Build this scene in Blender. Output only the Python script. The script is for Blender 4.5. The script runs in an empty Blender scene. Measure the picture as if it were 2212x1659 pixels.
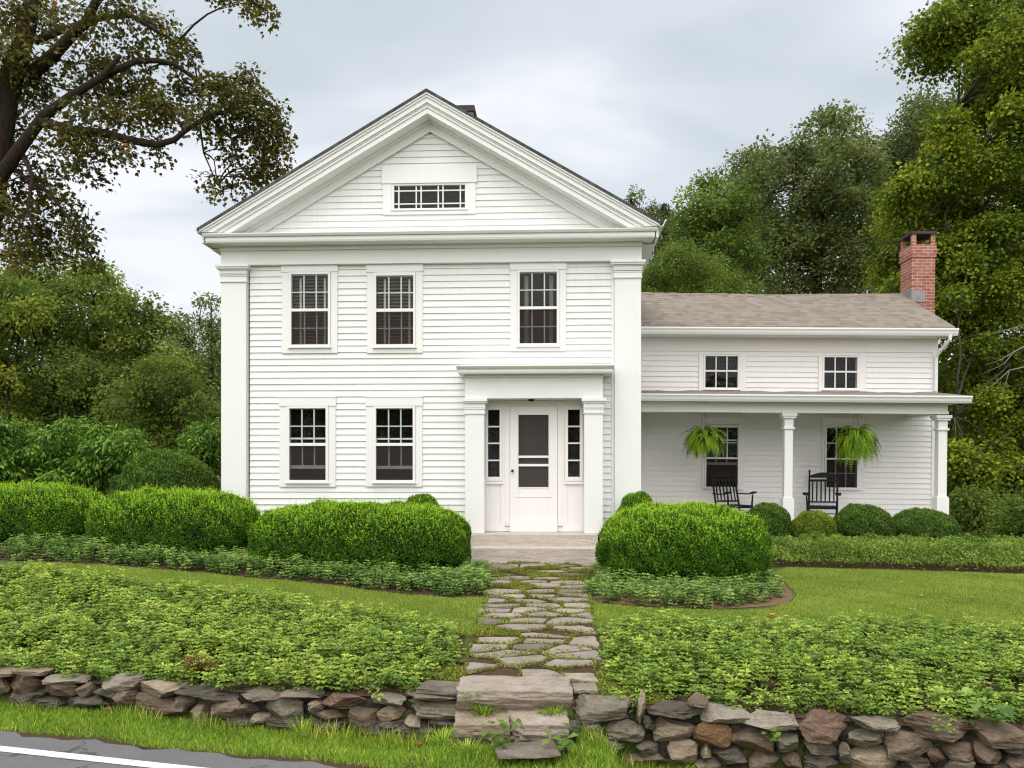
import bpy, bmesh, math, random
import numpy as np
from mathutils import Vector, Matrix, noise

random.seed(11)
RNG = np.random.default_rng(11)
SC = bpy.context.scene
COL = SC.collection
E = 2.13            # eye height above the road
F_, CX, YH = 1920.0, 1106.0, 1010.0   # focal length and horizon in photo units (2212 wide)

# ------------------------------------------------------------------ helpers
def tag(o, label=None, cat=None, group=None, kind=None):
    if label: o['label'] = label
    if cat: o['category'] = cat
    if group: o['group'] = group
    if kind: o['kind'] = kind
    return o

def thing(name, label, cat, loc=(0, 0, 0), rotz=0.0, group=None):
    o = bpy.data.objects.new(name, None)
    o.empty_display_size = 0.3
    COL.objects.link(o)
    o.location = loc
    o.rotation_euler = (0, 0, rotz)
    return tag(o, label, cat, group)

def link(me, name, mat, parent=None, T=None):
    o = bpy.data.objects.new(name, me)
    COL.objects.link(o)
    if mat is not None:
        me.materials.append(mat)
    if parent is not None:
        o.parent = parent
    if T is not None:
        o.matrix_local = T
    return o

class MB:
    def __init__(s):
        s.v = []; s.f = []
    def add(s, vs, fs):
        n = len(s.v)
        s.v += [tuple(p) for p in vs]
        s.f += [tuple(i + n for i in f) for f in fs]
        return s
    def box(s, x0, x1, y0, y1, z0, z1):
        return s.add([(x0,y0,z0),(x1,y0,z0),(x1,y1,z0),(x0,y1,z0),(x0,y0,z1),(x1,y0,z1),(x1,y1,z1),(x0,y1,z1)],
                     [(0,3,2,1),(4,5,6,7),(0,1,5,4),(1,2,6,5),(2,3,7,6),(3,0,4,7)])
    def ring(s, x0, x1, z0, z1, a0, a1, b0, b1, y0, y1):
        """rectangular frame: outer x0..x1,z0..z1, hole a0..a1,b0..b1, thickness y0..y1"""
        s.box(x0, a0, y0, y1, z0, z1); s.box(a1, x1, y0, y1, z0, z1)
        s.box(a0, a1, y0, y1, z0, b0); s.box(a0, a1, y0, y1, b1, z1)
        return s
    def prism(s, poly, y0, y1):
        """polygon in x,z extruded along y"""
        n = len(poly)
        vs = [(x, y0, z) for x, z in poly] + [(x, y1, z) for x, z in poly]
        fs = [tuple(range(n)), tuple(range(2*n-1, n-1, -1))]
        fs += [(i, (i+1) % n + 0, (i+1) % n + n, i + n) for i in range(n)]
        return s.add(vs, fs)
    def prism_x(s, poly, x0, x1):
        """polygon in y,z extruded along x"""
        n = len(poly)
        vs = [(x0, y, z) for y, z in poly] + [(x1, y, z) for y, z in poly]
        fs = [tuple(range(n)), tuple(range(2*n-1, n-1, -1))]
        fs += [(i, (i+1) % n, (i+1) % n + n, i + n) for i in range(n)]
        return s.add(vs, fs)
    def tube(s, pts, rads, n=8):
        pts = [Vector(p) for p in pts]
        if not hasattr(rads, '__len__'): rads = [rads]*len(pts)
        rings = []
        ref = Vector((0.31, 0.17, 0.93))
        base = len(s.v)
        for i, p in enumerate(pts):
            d = (pts[min(i+1, len(pts)-1)] - pts[max(i-1, 0)])
            if d.length < 1e-9: d = Vector((0, 0, 1))
            d.normalize()
            if abs(d.dot(ref)) > .98: ref = Vector((.9, .1, .2))
            a = d.cross(ref).normalized(); b = d.cross(a)
            for k in range(n):
                t = 2*math.pi*k/n
                s.v.append(tuple(p + (a*math.cos(t) + b*math.sin(t))*rads[i]))
        for i in range(len(pts)-1):
            for k in range(n):
                k2 = (k+1) % n
                s.f.append((base+i*n+k, base+i*n+k2, base+(i+1)*n+k2, base+(i+1)*n+k))
        s.f.append(tuple(base+k for k in range(n-1, -1, -1)))
        m = base+(len(pts)-1)*n
        s.f.append(tuple(m+k for k in range(n)))
        return s
    def lathe(s, c, prof, n=20):
        base = len(s.v)
        for r, z in prof:
            for k in range(n):
                t = 2*math.pi*k/n
                s.v.append((c[0]+r*math.cos(t), c[1]+r*math.sin(t), c[2]+z))
        for i in range(len(prof)-1):
            for k in range(n):
                k2 = (k+1) % n
                s.f.append((base+i*n+k, base+i*n+k2, base+(i+1)*n+k2, base+(i+1)*n+k))
        return s
    def build(s, name, mat, parent=None, T=None, bevel=0.0, smooth=False, recalc=True):
        me = bpy.data.meshes.new(name)
        me.from_pydata(s.v, [], s.f)
        if recalc:
            bm = bmesh.new(); bm.from_mesh(me)
            bmesh.ops.recalc_face_normals(bm, faces=bm.faces)
            bm.to_mesh(me); bm.free()
        if smooth:
            me.polygons.foreach_set('use_smooth', [True]*len(me.polygons))
        me.update()
        o = link(me, name, mat, parent, T)
        if bevel:
            b = o.modifiers.new('bevel', 'BEVEL'); b.width = bevel; b.segments = 2
            b.limit_method = 'ANGLE'; b.angle_limit = math.radians(40)
        return o

def np_mesh(name, V, faces, val, mat, parent=None, T=None, smooth=False):
    """faces: list of int arrays (n,k); val: list of per-face float arrays"""
    me = bpy.data.meshes.new(name)
    V = np.ascontiguousarray(V, dtype=np.float32)
    me.vertices.add(len(V)); me.vertices.foreach_set('co', V.ravel())
    idx = np.concatenate([f.ravel() for f in faces]).astype(np.int32)
    tot = np.concatenate([np.full(len(f), f.shape[1], dtype=np.int32) for f in faces])
    start = np.concatenate([[0], np.cumsum(tot)[:-1]]).astype(np.int32)
    me.loops.add(len(idx)); me.loops.foreach_set('vertex_index', idx)
    me.polygons.add(len(tot)); me.polygons.foreach_set('loop_start', start)
    if smooth: me.polygons.foreach_set('use_smooth', np.ones(len(tot), dtype=bool))
    me.update(calc_edges=True)
    a = me.attributes.new('v', 'FLOAT', 'FACE')
    a.data.foreach_set('value', np.concatenate(val).astype(np.float32))
    return link(me, name, mat, parent, T)

def unit(a):
    return a/np.maximum(np.linalg.norm(a, axis=-1, keepdims=True), 1e-9)

KITE = (np.array([(0,0,0),(.5,.42,.10),(0,1,-.12),(-.5,.42,.10)], float), np.array([(0,1,2),(0,2,3)]))
OBOV = (np.array([(0,0,0),(0,.6,-.02),(0,1,-.14),(.5,.66,.07),(-.5,.66,.07),(.16,.25,.03),(-.16,.25,.03)], float),
        np.array([(0,5,1),(5,3,1),(1,3,2),(0,1,6),(6,1,4),(1,2,4)]))
LOBED = (np.array([(0,0,0),(.34,.12,.04),(.5,.50,.08),(.20,.58,.0),(0,1,-.12),(-.20,.58,.0),(-.5,.50,.08),(-.34,.12,.04),(0,.4,-.02)], float),
         np.array([(0,1,8),(1,2,8),(2,3,8),(3,4,8),(4,5,8),(5,6,8),(6,7,8),(7,0,8)]))

def leaves(P, D, N, S, W, tmpl):
    """one leaf per row; D leaf direction, N leaf normal, S length, W width ratio"""
    tv, tf = tmpl
    D = unit(D); X = unit(np.cross(D, N)); Z = np.cross(X, D)
    n, k = len(P), len(tv)
    W = np.broadcast_to(np.asarray(W, float), (n,))
    co = (P[:, None, :] + S[:, None, None]*(tv[None, :, 0, None]*W[:, None, None]*X[:, None, :]
          + tv[None, :, 1, None]*D[:, None, :] + tv[None, :, 2, None]*Z[:, None, :]))
    fs = (tf[None] + (np.arange(n)*k)[:, None, None]).reshape(-1, 3)
    return co.reshape(-1, 3), fs, len(tf)

def leaf_mesh(name, P, D, N, S, W, val, tmpl, mat, parent=None):
    V, Fc, m = leaves(P, D, N, S, W, tmpl)
    return np_mesh(name, V, [Fc], [np.repeat(val, m)], mat, parent)

def in_poly(x, y, poly):
    c = np.zeros(len(x), bool); j = len(poly)-1
    for i in range(len(poly)):
        xi, yi = poly[i]; xj, yj = poly[j]
        hit = ((yi > y) != (yj > y)) & (x < (xj-xi)*(y-yi)/((yj-yi) if yj != yi else 1e-9)+xi)
        c ^= hit; j = i
    return c

def rand_in_poly(n, poly):
    xs = [p[0] for p in poly]; ys = [p[1] for p in poly]
    out = np.zeros((0, 2))
    while len(out) < n:
        q = np.column_stack([RNG.uniform(min(xs), max(xs), n), RNG.uniform(min(ys), max(ys), n)])
        out = np.vstack([out, q[in_poly(q[:, 0], q[:, 1], poly)]])
    return out[:n]

def lump(x, y, s, seed=0.0):
    """cheap smooth pseudo noise for arrays, about -1..1"""
    return (np.sin(x*s*1.7+seed*3.1+1.3*np.sin(y*s*1.1+seed))*np.cos(y*s*1.9-seed*1.7+1.1*np.sin(x*s*.9))
            + .5*np.sin(x*s*4.1+y*s*2.7+seed*5.))/1.5

# ------------------------------------------------------------------ where things stand
def ray(px, py):
    return Vector(((px-CX)/F_, 1.0, (YH-py)/F_))
def at(px, py, Y):
    d = ray(px, py); return Vector((d.x*Y, Y, E+d.z*Y))

WALL0, WALLK = 6.95, -0.189                 # front line of the dry stone wall: Y = WALL0 + WALLK*X
def smooth(a, b, x):
    t = np.clip((x-a)/(b-a), 0, 1); return t*t*(3-2*t)
def ground(X, Y):
    X = np.asarray(X, float); Y = np.asarray(Y, float)
    t = Y-(WALL0+WALLK*X)
    up = .235+.105*smooth(.25, 1.3, t)+.17*smooth(0, 7.5, t)+np.minimum(.052*np.maximum(-X-.7, 0), .42)*smooth(.3, 5.5, t)
    up = up+.012*lump(X, Y, .9)
    low = .012*lump(X, Y, 1.3, 2.)*smooth(-.50, -.15, t)-.085*smooth(-3.8, -1.0, X)*smooth(-.75, -.22, t)
    gap = smooth(-.80, -.45, X)*(1-smooth(.62, .90, X))*smooth(-.9, -.45, t)
    low = low*(1-gap)+.045*gap
    low = low-(1-gap)*(.10*smooth(.45, .9, X)+.12*smooth(1.0, 2.2, X))*smooth(-1.25, -.65, t)
    k = smooth(.12, .22, t)
    far = smooth(30, 200, Y)*3.0
    return low*(1-k)+up*k+far
def g1(x, y):
    return float(ground(x, y))
def on_ground(px, py, lift=0.0):
    d = ray(px, py); Y = 10.0
    for _ in range(60):
        z = g1(d.x*Y, Y)+lift
        Y = .5*Y+.5*max(3.0, min(60.0, (z-E)/d.z if d.z < -1e-4 else 60.0))
    return Vector((d.x*Y, Y, g1(d.x*Y, Y)))
# ------------------------------------------------------------------ materials
class NT:
    def __init__(s, name):
        s.m = bpy.data.materials.new(name); s.m.use_nodes = True
        s.t = s.m.node_tree; s.t.nodes.clear()
        s.out = s.t.nodes.new('ShaderNodeOutputMaterial')
    def n(s, typ, **kw):
        nd = s.t.nodes.new(typ)
        for k, v in kw.items():
            if k.startswith('i_'):
                nd.inputs[k[2:].replace('_', ' ')].default_value = v
            else: setattr(nd, k, v)
        return nd
    def l(s, a, b): s.t.links.new(a, b)
    def noise(s, vec, scale, detail=4, rough=.6):
        nd = s.n('ShaderNodeTexNoise', i_Scale=scale, i_Detail=detail, i_Roughness=rough)
        if vec is not None: s.l(vec, nd.inputs['Vector'])
        return nd.outputs['Fac']
    def ramp(s, fac, stops):
        r = s.n('ShaderNodeValToRGB')
        e = r.color_ramp.elements
        while len(e) < len(stops): e.new(.5)
        for i, (p, c) in enumerate(stops):
            e[i].position = p; e[i].color = (*c, 1) if len(c) == 3 else c
        s.l(fac, r.inputs['Fac']); return r.outputs['Color']
    def mix(s, fac, a, b, mode='MIX'):
        m = s.n('ShaderNodeMix', data_type='RGBA', blend_type=mode)
        for sock, v in ((m.inputs[0], fac), (m.inputs[6], a), (m.inputs[7], b)):
            if hasattr(v, 'links'): s.l(v, sock)
            else: sock.default_value = v if not hasattr(v, '__len__') else ((*v, 1) if len(v) == 3 else v)
        return m.outputs[2]
    def coord(s, kind='Object', scale=(1, 1, 1)):
        c = s.n('ShaderNodeTexCoord').outputs[kind]
        if scale != (1, 1, 1):
            mp = s.n('ShaderNodeMapping'); mp.inputs['Scale'].default_value = scale
            s.l(c, mp.inputs['Vector']); c = mp.outputs['Vector']
        return c
    def bsdf(s, col, rough=.6, spec=.5, bump=None, strength=.3, dist=.01, **kw):
        b = s.n('ShaderNodeBsdfPrincipled')
        if hasattr(col, 'links'): s.l(col, b.inputs['Base Color'])
        else: b.inputs['Base Color'].default_value = (*col, 1)
        if hasattr(rough, 'links'): s.l(rough, b.inputs['Roughness'])
        else: b.inputs['Roughness'].default_value = rough
        b.inputs['Specular IOR Level'].default_value = spec
        if bump is not None:
            bn = s.n('ShaderNodeBump', i_Strength=strength, i_Distance=dist)
            s.l(bump, bn.inputs['Height']); s.l(bn.outputs[0], b.inputs['Normal'])
        s.l(b.outputs[0], s.out.inputs[0]); return b

def mat_paint(name, col=(.80, .80, .785), rough=.45, dirt=.07):
    t = NT(name); c = t.coord()
    f = t.noise(c, 1.3, 5, .65); g = t.noise(t.coord('Object', (14, 14, 1.2)), 1.5, 3)
    a = t.ramp(f, [(.3, tuple(x*(1-dirt) for x in col)), (.7, col)])
    a = t.mix(.35, a, t.ramp(g, [(.35, tuple(x*(1-dirt*1.6) for x in col)), (.62, col)]))
    t.bsdf(a, rough, .35, t.noise(t.coord('Object', (3, 3, 30)), 6, 3), .12, .004)
    return t.m

def mat_flat(name, col, rough=.6, spec=.4, var=.15, scale=8, bump=.2, metallic=0):
    t = NT(name); c = t.coord(); f = t.noise(c, scale, 5)
    a = t.ramp(f, [(.3, tuple(x*(1-var) for x in col)), (.72, tuple(min(1, x*(1+var)) for x in col))])
    b = t.bsdf(a, rough, spec, f, bump, .01); b.inputs['Metallic'].default_value = metallic
    return t.m

def mat_leaf(name, stops, trans=.3, rough=.5, spec=.25, gain=1.0, warm=1.0):
    t = NT(name); stops = [(q, (c[0]*gain*warm, c[1]*gain, c[2]*gain*.8)) for q, c in stops]
    at_ = t.n('ShaderNodeAttribute', attribute_name='v').outputs['Fac']
    col = t.ramp(at_, stops)
    b = t.bsdf(col, rough, spec)
    tr = t.n('ShaderNodeBsdfTranslucent')
    t.l(t.mix(.5, col, (.20, .26, .02), 'MIX') if False else col, tr.inputs['Color'])
    mx = t.n('ShaderNodeMixShader'); mx.inputs[0].default_value = trans
    t.l(b.outputs[0], mx.inputs[1]); t.l(tr.outputs[0], mx.inputs[2]); t.l(mx.outputs[0], t.out.inputs[0])
    return t.m

def mat_stone(name, c0, c1, c2, lichen=.25):
    t = NT(name); c = t.coord()
    oi = t.n('ShaderNodeObjectInfo').outputs['Random']
    add = t.n('ShaderNodeVectorMath', operation='ADD'); t.l(c, add.inputs[0])
    cmb = t.n('ShaderNodeCombineXYZ'); mm = t.n('ShaderNodeMath', operation='MULTIPLY'); mm.inputs[1].default_value = 37
    t.l(oi, mm.inputs[0]); t.l(mm.outputs[0], cmb.inputs[0]); t.l(cmb.outputs[0], add.inputs[1])
    v = add.outputs[0]
    mp = t.n('ShaderNodeMapping'); mp.inputs['Scale'].default_value = (2.2, 2.2, 9); mp.inputs['Rotation'].default_value = (.1, .15, 0); t.l(v, mp.inputs['Vector'])
    strata = t.noise(mp.outputs[0], 2.2, 8, .7); fine = t.noise(v, 45, 6, .7); big = t.noise(v, 3.2, 4)
    a = t.ramp(strata, [(.28, c0), (.5, c1), (.72, c2)])
    a = t.mix(t.ramp(fine, [(.35, (0, 0, 0)), (.75, (.55, .55, .55))]), a, tuple(x*.45 for x in c0))
    lich = t.ramp(big, [(.56, (0, 0, 0)), (.70, (lichen, lichen, lichen))])
    a = t.mix(lich, a, (.34, .34, .27))
    hm = t.n('ShaderNodeMath', operation='ADD'); t.l(strata, hm.inputs[0])
    fm = t.n('ShaderNodeMath', operation='MULTIPLY'); fm.inputs[1].default_value = .5; t.l(fine, fm.inputs[0]); t.l(fm.outputs[0], hm.inputs[1])
    t.bsdf(a, .85, .25, hm.outputs[0], .8, .025)
    return t.m

def mat_shingle(name, cols, axis, cw=.30, ch=.14):
    """asphalt shingle courses; axis 'x' = courses run along object x, 'y' along y"""
    t = NT(name); c = t.coord()
    sp = t.n('ShaderNodeSeparateXYZ'); t.l(c, sp.inputs[0])
    cb = t.n('ShaderNodeCombineXYZ')
    a, b = ('X', 'Y') if axis == 'x' else ('Y', 'X')
    t.l(sp.outputs[a], cb.inputs[0]); t.l(sp.outputs[b], cb.inputs[1])
    br = t.n('ShaderNodeTexBrick', offset=.5, i_Scale=1.0, i_Mortar_Size=.004, i_Brick_Width=cw, i_Row_Height=ch, i_Bias=.0, i_Mortar_Smooth=.1)
    br.inputs['Color1'].default_value = (0, 0, 0, 1); br.inputs['Color2'].default_value = (1, 1, 1, 1); br.inputs['Mortar'].default_value = (.5, .5, .5, 1)
    t.l(cb.outputs[0], br.inputs['Vector'])
    col = t.ramp(br.outputs['Color'], cols)
    nz = t.noise(c, 1.6, 5); gr = t.noise(c, 160, 2)
    col = t.mix(.12, col, t.ramp(nz, [(.3, cols[0][1]), (.7, cols[-1][1])]))
    col = t.mix(t.ramp(gr, [(.35, (.0, .0, .0)), (.7, (.45, .45, .45))]), col, tuple(x*.55 for x in cols[0][1]))
    # course profile: each row is thicker at its lower edge
    dv = t.n('ShaderNodeMath', operation='DIVIDE'); t.l(sp.outputs[b], dv.inputs[0]); dv.inputs[1].default_value = ch
    fr = t.n('ShaderNodeMath', operation='FRACT'); t.l(dv.outputs[0], fr.inputs[0])
    sub = t.n('ShaderNodeMath', operation='SUBTRACT'); sub.inputs[0].default_value = 1; t.l(fr.outputs[0], sub.inputs[1])
    h2 = t.n('ShaderNodeMath', operation='ADD'); t.l(sub.outputs[0], h2.inputs[0])
    q = t.n('ShaderNodeMath', operation='MULTIPLY'); q.inputs[1].default_value = .5; t.l(br.outputs['Color'], q.inputs[0]); t.l(q.outputs[0], h2.inputs[1])
    dk = t.ramp(fr.outputs[0], [(.0, (.38, .38, .38)), (.22, (1, 1, 1))])
    col = t.mix(.85, col, dk, 'MULTIPLY')
    t.bsdf(col, .9, .2, h2.outputs[0], .6, .012)
    return t.m

def mat_brick(name):
    t = NT(name); c = t.coord()
    sp = t.n('ShaderNodeSeparateXYZ'); t.l(c, sp.inputs[0])
    ad = t.n('ShaderNodeMath', operation='ADD'); t.l(sp.outputs['X'], ad.inputs[0]); t.l(sp.outputs['Y'], ad.inputs[1])
    cb = t.n('ShaderNodeCombineXYZ'); t.l(ad.outputs[0], cb.inputs[0]); t.l(sp.outputs['Z'], cb.inputs[1])
    br = t.n('ShaderNodeTexBrick', offset=.5, i_Scale=1.0, i_Mortar_Size=.008, i_Brick_Width=.215, i_Row_Height=.075, i_Mortar_Smooth=.2, i_Bias=-.1)
    br.inputs['Color1'].default_value = (0, 0, 0, 1); br.inputs['Color2'].default_value = (1, 1, 1, 1); br.inputs['Mortar'].default_value = (0, 0, 0, 1)
    t.l(cb.outputs[0], br.inputs['Vector'])
    nz = t.noise(c, 5, 6, .7)
    col = t.ramp(br.outputs['Color'], [(0, (.22, .062, .04)), (.5, (.34, .11, .075)), (1, (.42, .17, .12))])
    col = t.mix(.3, col, t.ramp(nz, [(.3, (.16, .05, .035)), (.7, (.45, .22, .16))]))
    col = t.mix(br.outputs['Fac'], col, t.ramp(nz, [(.3, (.30, .22, .18)), (.7, (.55, .46, .40))]))
    inv = t.n('ShaderNodeMath', operation='SUBTRACT'); inv.inputs[0].default_value = 1; t.l(br.outputs['Fac'], inv.inputs[1])
    t.bsdf(col, .9, .2, inv.outputs[0], .7, .012)
    return t.m

def mat_ground():
    t = NT('lawn_soil'); c = t.coord()
    big = t.noise(c, .35, 5); mid = t.noise(c, 2.6, 6, .7); fine = t.noise(t.coord('Object', (1, .5, 1)), 70, 4, .7)
    a = t.ramp(mid, [(.28, (.050, .068, .014)), (.5, (.085, .115, .022)), (.75, (.15, .16, .045))])
    a = t.mix(.5, a, t.ramp(big, [(.35, (.065, .10, .018)), (.65, (.13, .145, .04))]))
    a = t.mix(t.ramp(fine, [(.35, (0, 0, 0)), (.65, (.7, .7, .7))]), a, (.045, .06, .014))
    t.bsdf(a, .95, .1, fine, .6, .03); return t.m

def mat_soil(name, a0=(.045, .03, .018), a1=(.12, .075, .045)):
    t = NT(name); c = t.coord(); f = t.noise(c, 22, 7, .75); g = t.noise(c, 90, 3)
    a = t.mix(.5, t.ramp(f, [(.3, a0), (.7, a1)]), t.ramp(g, [(.35, a0), (.7, a1)]))
    t.bsdf(a, .95, .1, f, .9, .03); return t.m

def mat_asphalt():
    t = NT('asphalt'); c = t.coord(); f = t.noise(c, 240, 3, .8); g = t.noise(c, 1.4, 4); h = t.noise(c, 90, 2)
    a = t.ramp(f, [(.30, (.055, .055, .057)), (.5, (.125, .123, .125)), (.7, (.30, .29, .28))])
    a = t.mix(.25, a, t.ramp(g, [(.3, (.08, .08, .082)), (.7, (.17, .165, .165))]))
    a = t.mix(t.ramp(h, [(.62, (0, 0, 0)), (.7, (.5, .5, .5))]), a, (.05, .05, .05))
    vo = t.n('ShaderNodeTexVoronoi', feature='DISTANCE_TO_EDGE', i_Scale=.55)
    wv = t.n('ShaderNodeVectorMath', operation='ADD'); t.l(c, wv.inputs[0]); nd = t.n('ShaderNodeTexNoise', i_Scale=2.4, i_Detail=5); t.l(c, nd.inputs['Vector']); t.l(nd.outputs['Color'], wv.inputs[1]); t.l(wv.outputs[0], vo.inputs['Vector'])
    a = t.mix(t.ramp(vo.outputs['Distance'], [(.0, (.85, .85, .85)), (.010, (0, 0, 0))]), a, (.03, .03, .03))
    t.bsdf(a, .9, .3, f, .7, .006); return t.m

def mat_line():
    t = NT('road_paint'); c = t.coord(); f = t.noise(c, 160, 3, .8); g = t.noise(c, 9, 5)
    a = t.ramp(f, [(.30, (.45, .45, .44)), (.5, (.74, .74, .72))])
    a = t.mix(t.ramp(g, [(.52, (0, 0, 0)), (.72, (.75, .75, .75))]), a, (.22, .22, .22))
    t.bsdf(a, .8, .3, f, .6, .005); return t.m

def mat_glass(name, refl=1.0, tint=(.93, .96, .95)):
    t = NT(name)
    tr = t.n('ShaderNodeBsdfTransparent'); tr.inputs[0].default_value = (*tint, 1)
    gl = t.n('ShaderNodeBsdfGlossy'); gl.inputs['Roughness'].default_value = .015; gl.inputs[0].default_value = (1, 1, 1, 1)
    bn = t.n('ShaderNodeBump', i_Strength=.05, i_Distance=.05); t.l(t.noise(t.coord(), 4.5, 2), bn.inputs['Height']); t.l(bn.outputs[0], gl.inputs['Normal'])
    fr = t.n('ShaderNodeFresnel', i_IOR=1.5); mu = t.n('ShaderNodeMath', operation='MULTIPLY', use_clamp=True); mu.inputs[1].default_value = refl
    t.l(fr.outputs[0], mu.inputs[0])
    mx = t.n('ShaderNodeMixShader'); t.l(mu.outputs[0], mx.inputs[0]); t.l(tr.outputs[0], mx.inputs[1]); t.l(gl.outputs[0], mx.inputs[2])
    t.l(mx.outputs[0], t.out.inputs[0]); return t.m

def mat_screen(name, op=.5, col=(.06, .045, .04)):
    t = NT(name); tr = t.n('ShaderNodeBsdfTransparent'); d = t.n('ShaderNodeBsdfDiffuse'); d.inputs[0].default_value = (*col, 1)
    mx = t.n('ShaderNodeMixShader'); mx.inputs[0].default_value = op
    t.l(tr.outputs[0], mx.inputs[1]); t.l(d.outputs[0], mx.inputs[2]); t.l(mx.outputs[0], t.out.inputs[0]); return t.m

def mat_bark(name, c0, c1):
    t = NT(name); c = t.coord('Object', (6, 6, 1.2)); f = t.noise(c, 3, 7, .75)
    t.bsdf(t.ramp(f, [(.3, c0), (.7, c1)]), .95, .15, f, 1.0, .05); return t.m

PAINT = mat_paint('white_paint', (.765, .76, .735))
PAINT2 = mat_paint('white_trim_paint', (.755, .745, .725), .4, .03)
PAINT_WING = mat_paint('wing_paint', (.80, .77, .755), .5, .05)
DOORP = mat_paint('door_paint', (.80, .765, .75), .4, .03)
METALW = mat_paint('gutter_enamel', (.80, .80, .79), .3, .04)
GLASS = mat_glass('window_glass', .24)
SCREEN = mat_screen('screen_mesh', .36, (.055, .045, .042))
DOORSCREEN = mat_screen('door_screen_mesh', .55, (.085, .075, .07))
INTERIOR = mat_flat('interior_darkness', (.020, .014, .012), .9, .1, .3, 2)
BLIND = mat_flat('blind_wood', (.12, .085, .062), .5, .3, .2, 5)
TAPE = mat_flat('blind_tape', (.55, .50, .44), .8, .1, .1, 20)
CURTAIN = mat_flat('curtain_cloth', (.40, .36, .33), .9, .1, .15, 10)
ROOF_MAIN = mat_shingle('dark_shingles', [(0, (.05, .052, .055)), (.5, (.085, .085, .085)), (1, (.12, .115, .11))], 'y')
ROOF_WING = mat_shingle('brown_shingles', [(0, (.185, .150, .122)), (.45, (.24, .20, .167)), (1, (.285, .243, .207))], 'x', .16, .18)
BRICK = mat_brick('red_brick')
LEAD = mat_flat('lead_flashing', (.22, .21, .21), .5, .5, .2, 6)
SOOT = mat_flat('chimney_cap_stone', (.055, .05, .05), .9, .2, .3, 10)
BLACK = mat_flat('black_paint', (.009, .007, .008), .5, .2, .3, 12)
KNOB = mat_flat('dark_bronze', (.03, .025, .02), .3, .6, .2, 12, .1, .8)
STEP = mat_stone('step_granite', (.46, .385, .33), (.56, .485, .425), (.63, .56, .50), .04)
STONES = dict(
    grey=mat_stone('grey_fieldstone', (.09, .073, .054), (.175, .148, .112), (.275, .238, .186)),
    light=mat_stone('pale_fieldstone', (.155, .128, .098), (.27, .228, .178), (.38, .335, .272)),
    dark=mat_stone('dark_slate_stone', (.042, .034, .027), (.095, .078, .060), (.18, .152, .118)),
    brown=mat_stone('brown_fieldstone', (.085, .058, .042), (.16, .115, .082), (.26, .20, .15), .12),
    red=mat_stone('reddish_fieldstone', (.085, .048, .034), (.155, .095, .068), (.26, .175, .13), .10),
    orange=mat_stone('rusty_orange_stone', (.12, .062, .030), (.20, .112, .050), (.28, .175, .09), .05),
    core=mat_stone('rubble_gap_shade', (.022, .017, .012), (.05, .042, .033), (.085, .072, .058), .02),  # rubble darkened in its colour so the wall gaps look deeply shaded
    moss=mat_stone('mossy_stone', (.095, .082, .055), (.18, .158, .112), (.29, .26, .195), .25),
    tan=mat_stone('tan_fieldstone', (.19, .145, .10), (.30, .235, .165), (.42, .34, .25), .15),
    pink=mat_stone('pinkish_flagstone', (.22, .175, .138), (.36, .295, .24), (.47, .40, .335), .08),
    flag=mat_stone('grey_flagstone', (.19, .16, .132), (.30, .26, .218), (.41, .36, .305), .12),
)
GROUND = mat_ground()
SOIL = mat_soil('dark_soil'); MULCH = mat_soil('bark_mulch', (.10, .060, .035), (.26, .165, .105))
ASPHALT = mat_asphalt(); LINE = mat_line()
BARK = mat_bark('dark_bark', (.014, .009, .006), (.052, .036, .024))
BARK2 = mat_bark('grey_bark', (.06, .05, .042), (.15, .13, .11))
DEADWOOD = mat_bark('bleached_wood', (.17, .155, .13), (.32, .29, .25))
BASKET = mat_flat('coir_basket', (.07, .05, .035), .9, .1, .3, 30)
L_PACHY = mat_leaf('pachysandra_leaf', [(0, (.025, .052, .012)), (.35, (.062, .115, .020)), (.7, (.125, .195, .034)), (.93, (.20, .26, .055)), (1, (.36, .28, .05))], .25, .48, .18, warm=1.12, gain=2.1)
L_PACHY2 = mat_leaf('pachysandra_bluish_leaf', [(0, (.020, .044, .014)), (.4, (.050, .095, .025)), (.75, (.10, .16, .045)), (1, (.18, .23, .07))], .25, .48, .18, warm=1.08, gain=2.3)  # slightly darker, bluer green than the other pachysandra leaf
L_BOX = mat_leaf('boxwood_leaf', [(0, (.010, .028, .005)), (.35, (.028, .075, .008)), (.65, (.085, .18, .012)), (.9, (.19, .32, .02)), (1, (.27, .39, .035))], .3, .48, .18, warm=1.12, gain=2.15)
L_BOXD = mat_leaf('dark_boxwood_leaf', [(0, (.012, .030, .008)), (.4, (.028, .066, .012)), (.75, (.065, .125, .018)), (1, (.14, .20, .028))], .25, .48, .18, warm=1.12, gain=2.0)
L_BOXY = mat_leaf('yellowish_boxwood_leaf', [(0, (.025, .045, .006)), (.4, (.07, .11, .012)), (.75, (.145, .185, .018)), (1, (.25, .27, .04))], .25, .48, .18, gain=1.8)
L_LOW = mat_leaf('low_shrub_leaf', [(0, (.022, .042, .008)), (.4, (.066, .105, .018)), (.75, (.130, .172, .035)), (1, (.27, .22, .05))], .25, .48, .18, gain=2.4)
L_GRASS = mat_leaf('grass_blade', [(0, (.045, .070, .012)), (.4, (.095, .14, .022)), (.75, (.165, .20, .045)), (1, (.30, .27, .11))], .3, .50, .18, warm=1.03, gain=2.35)
L_VERGE = mat_leaf('verge_grass_blade', [(0, (.035, .070, .010)), (.4, (.085, .165, .018)), (.75, (.175, .255, .035)), (1, (.32, .25, .10))], .3, .50, .18, warm=1.12, gain=2.1)
L_MOSS = mat_leaf('moss_leaf', [(0, (.045, .058, .010)), (.5, (.105, .125, .02)), (1, (.19, .195, .045))], .2, .80, .18, gain=1.8)
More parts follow.
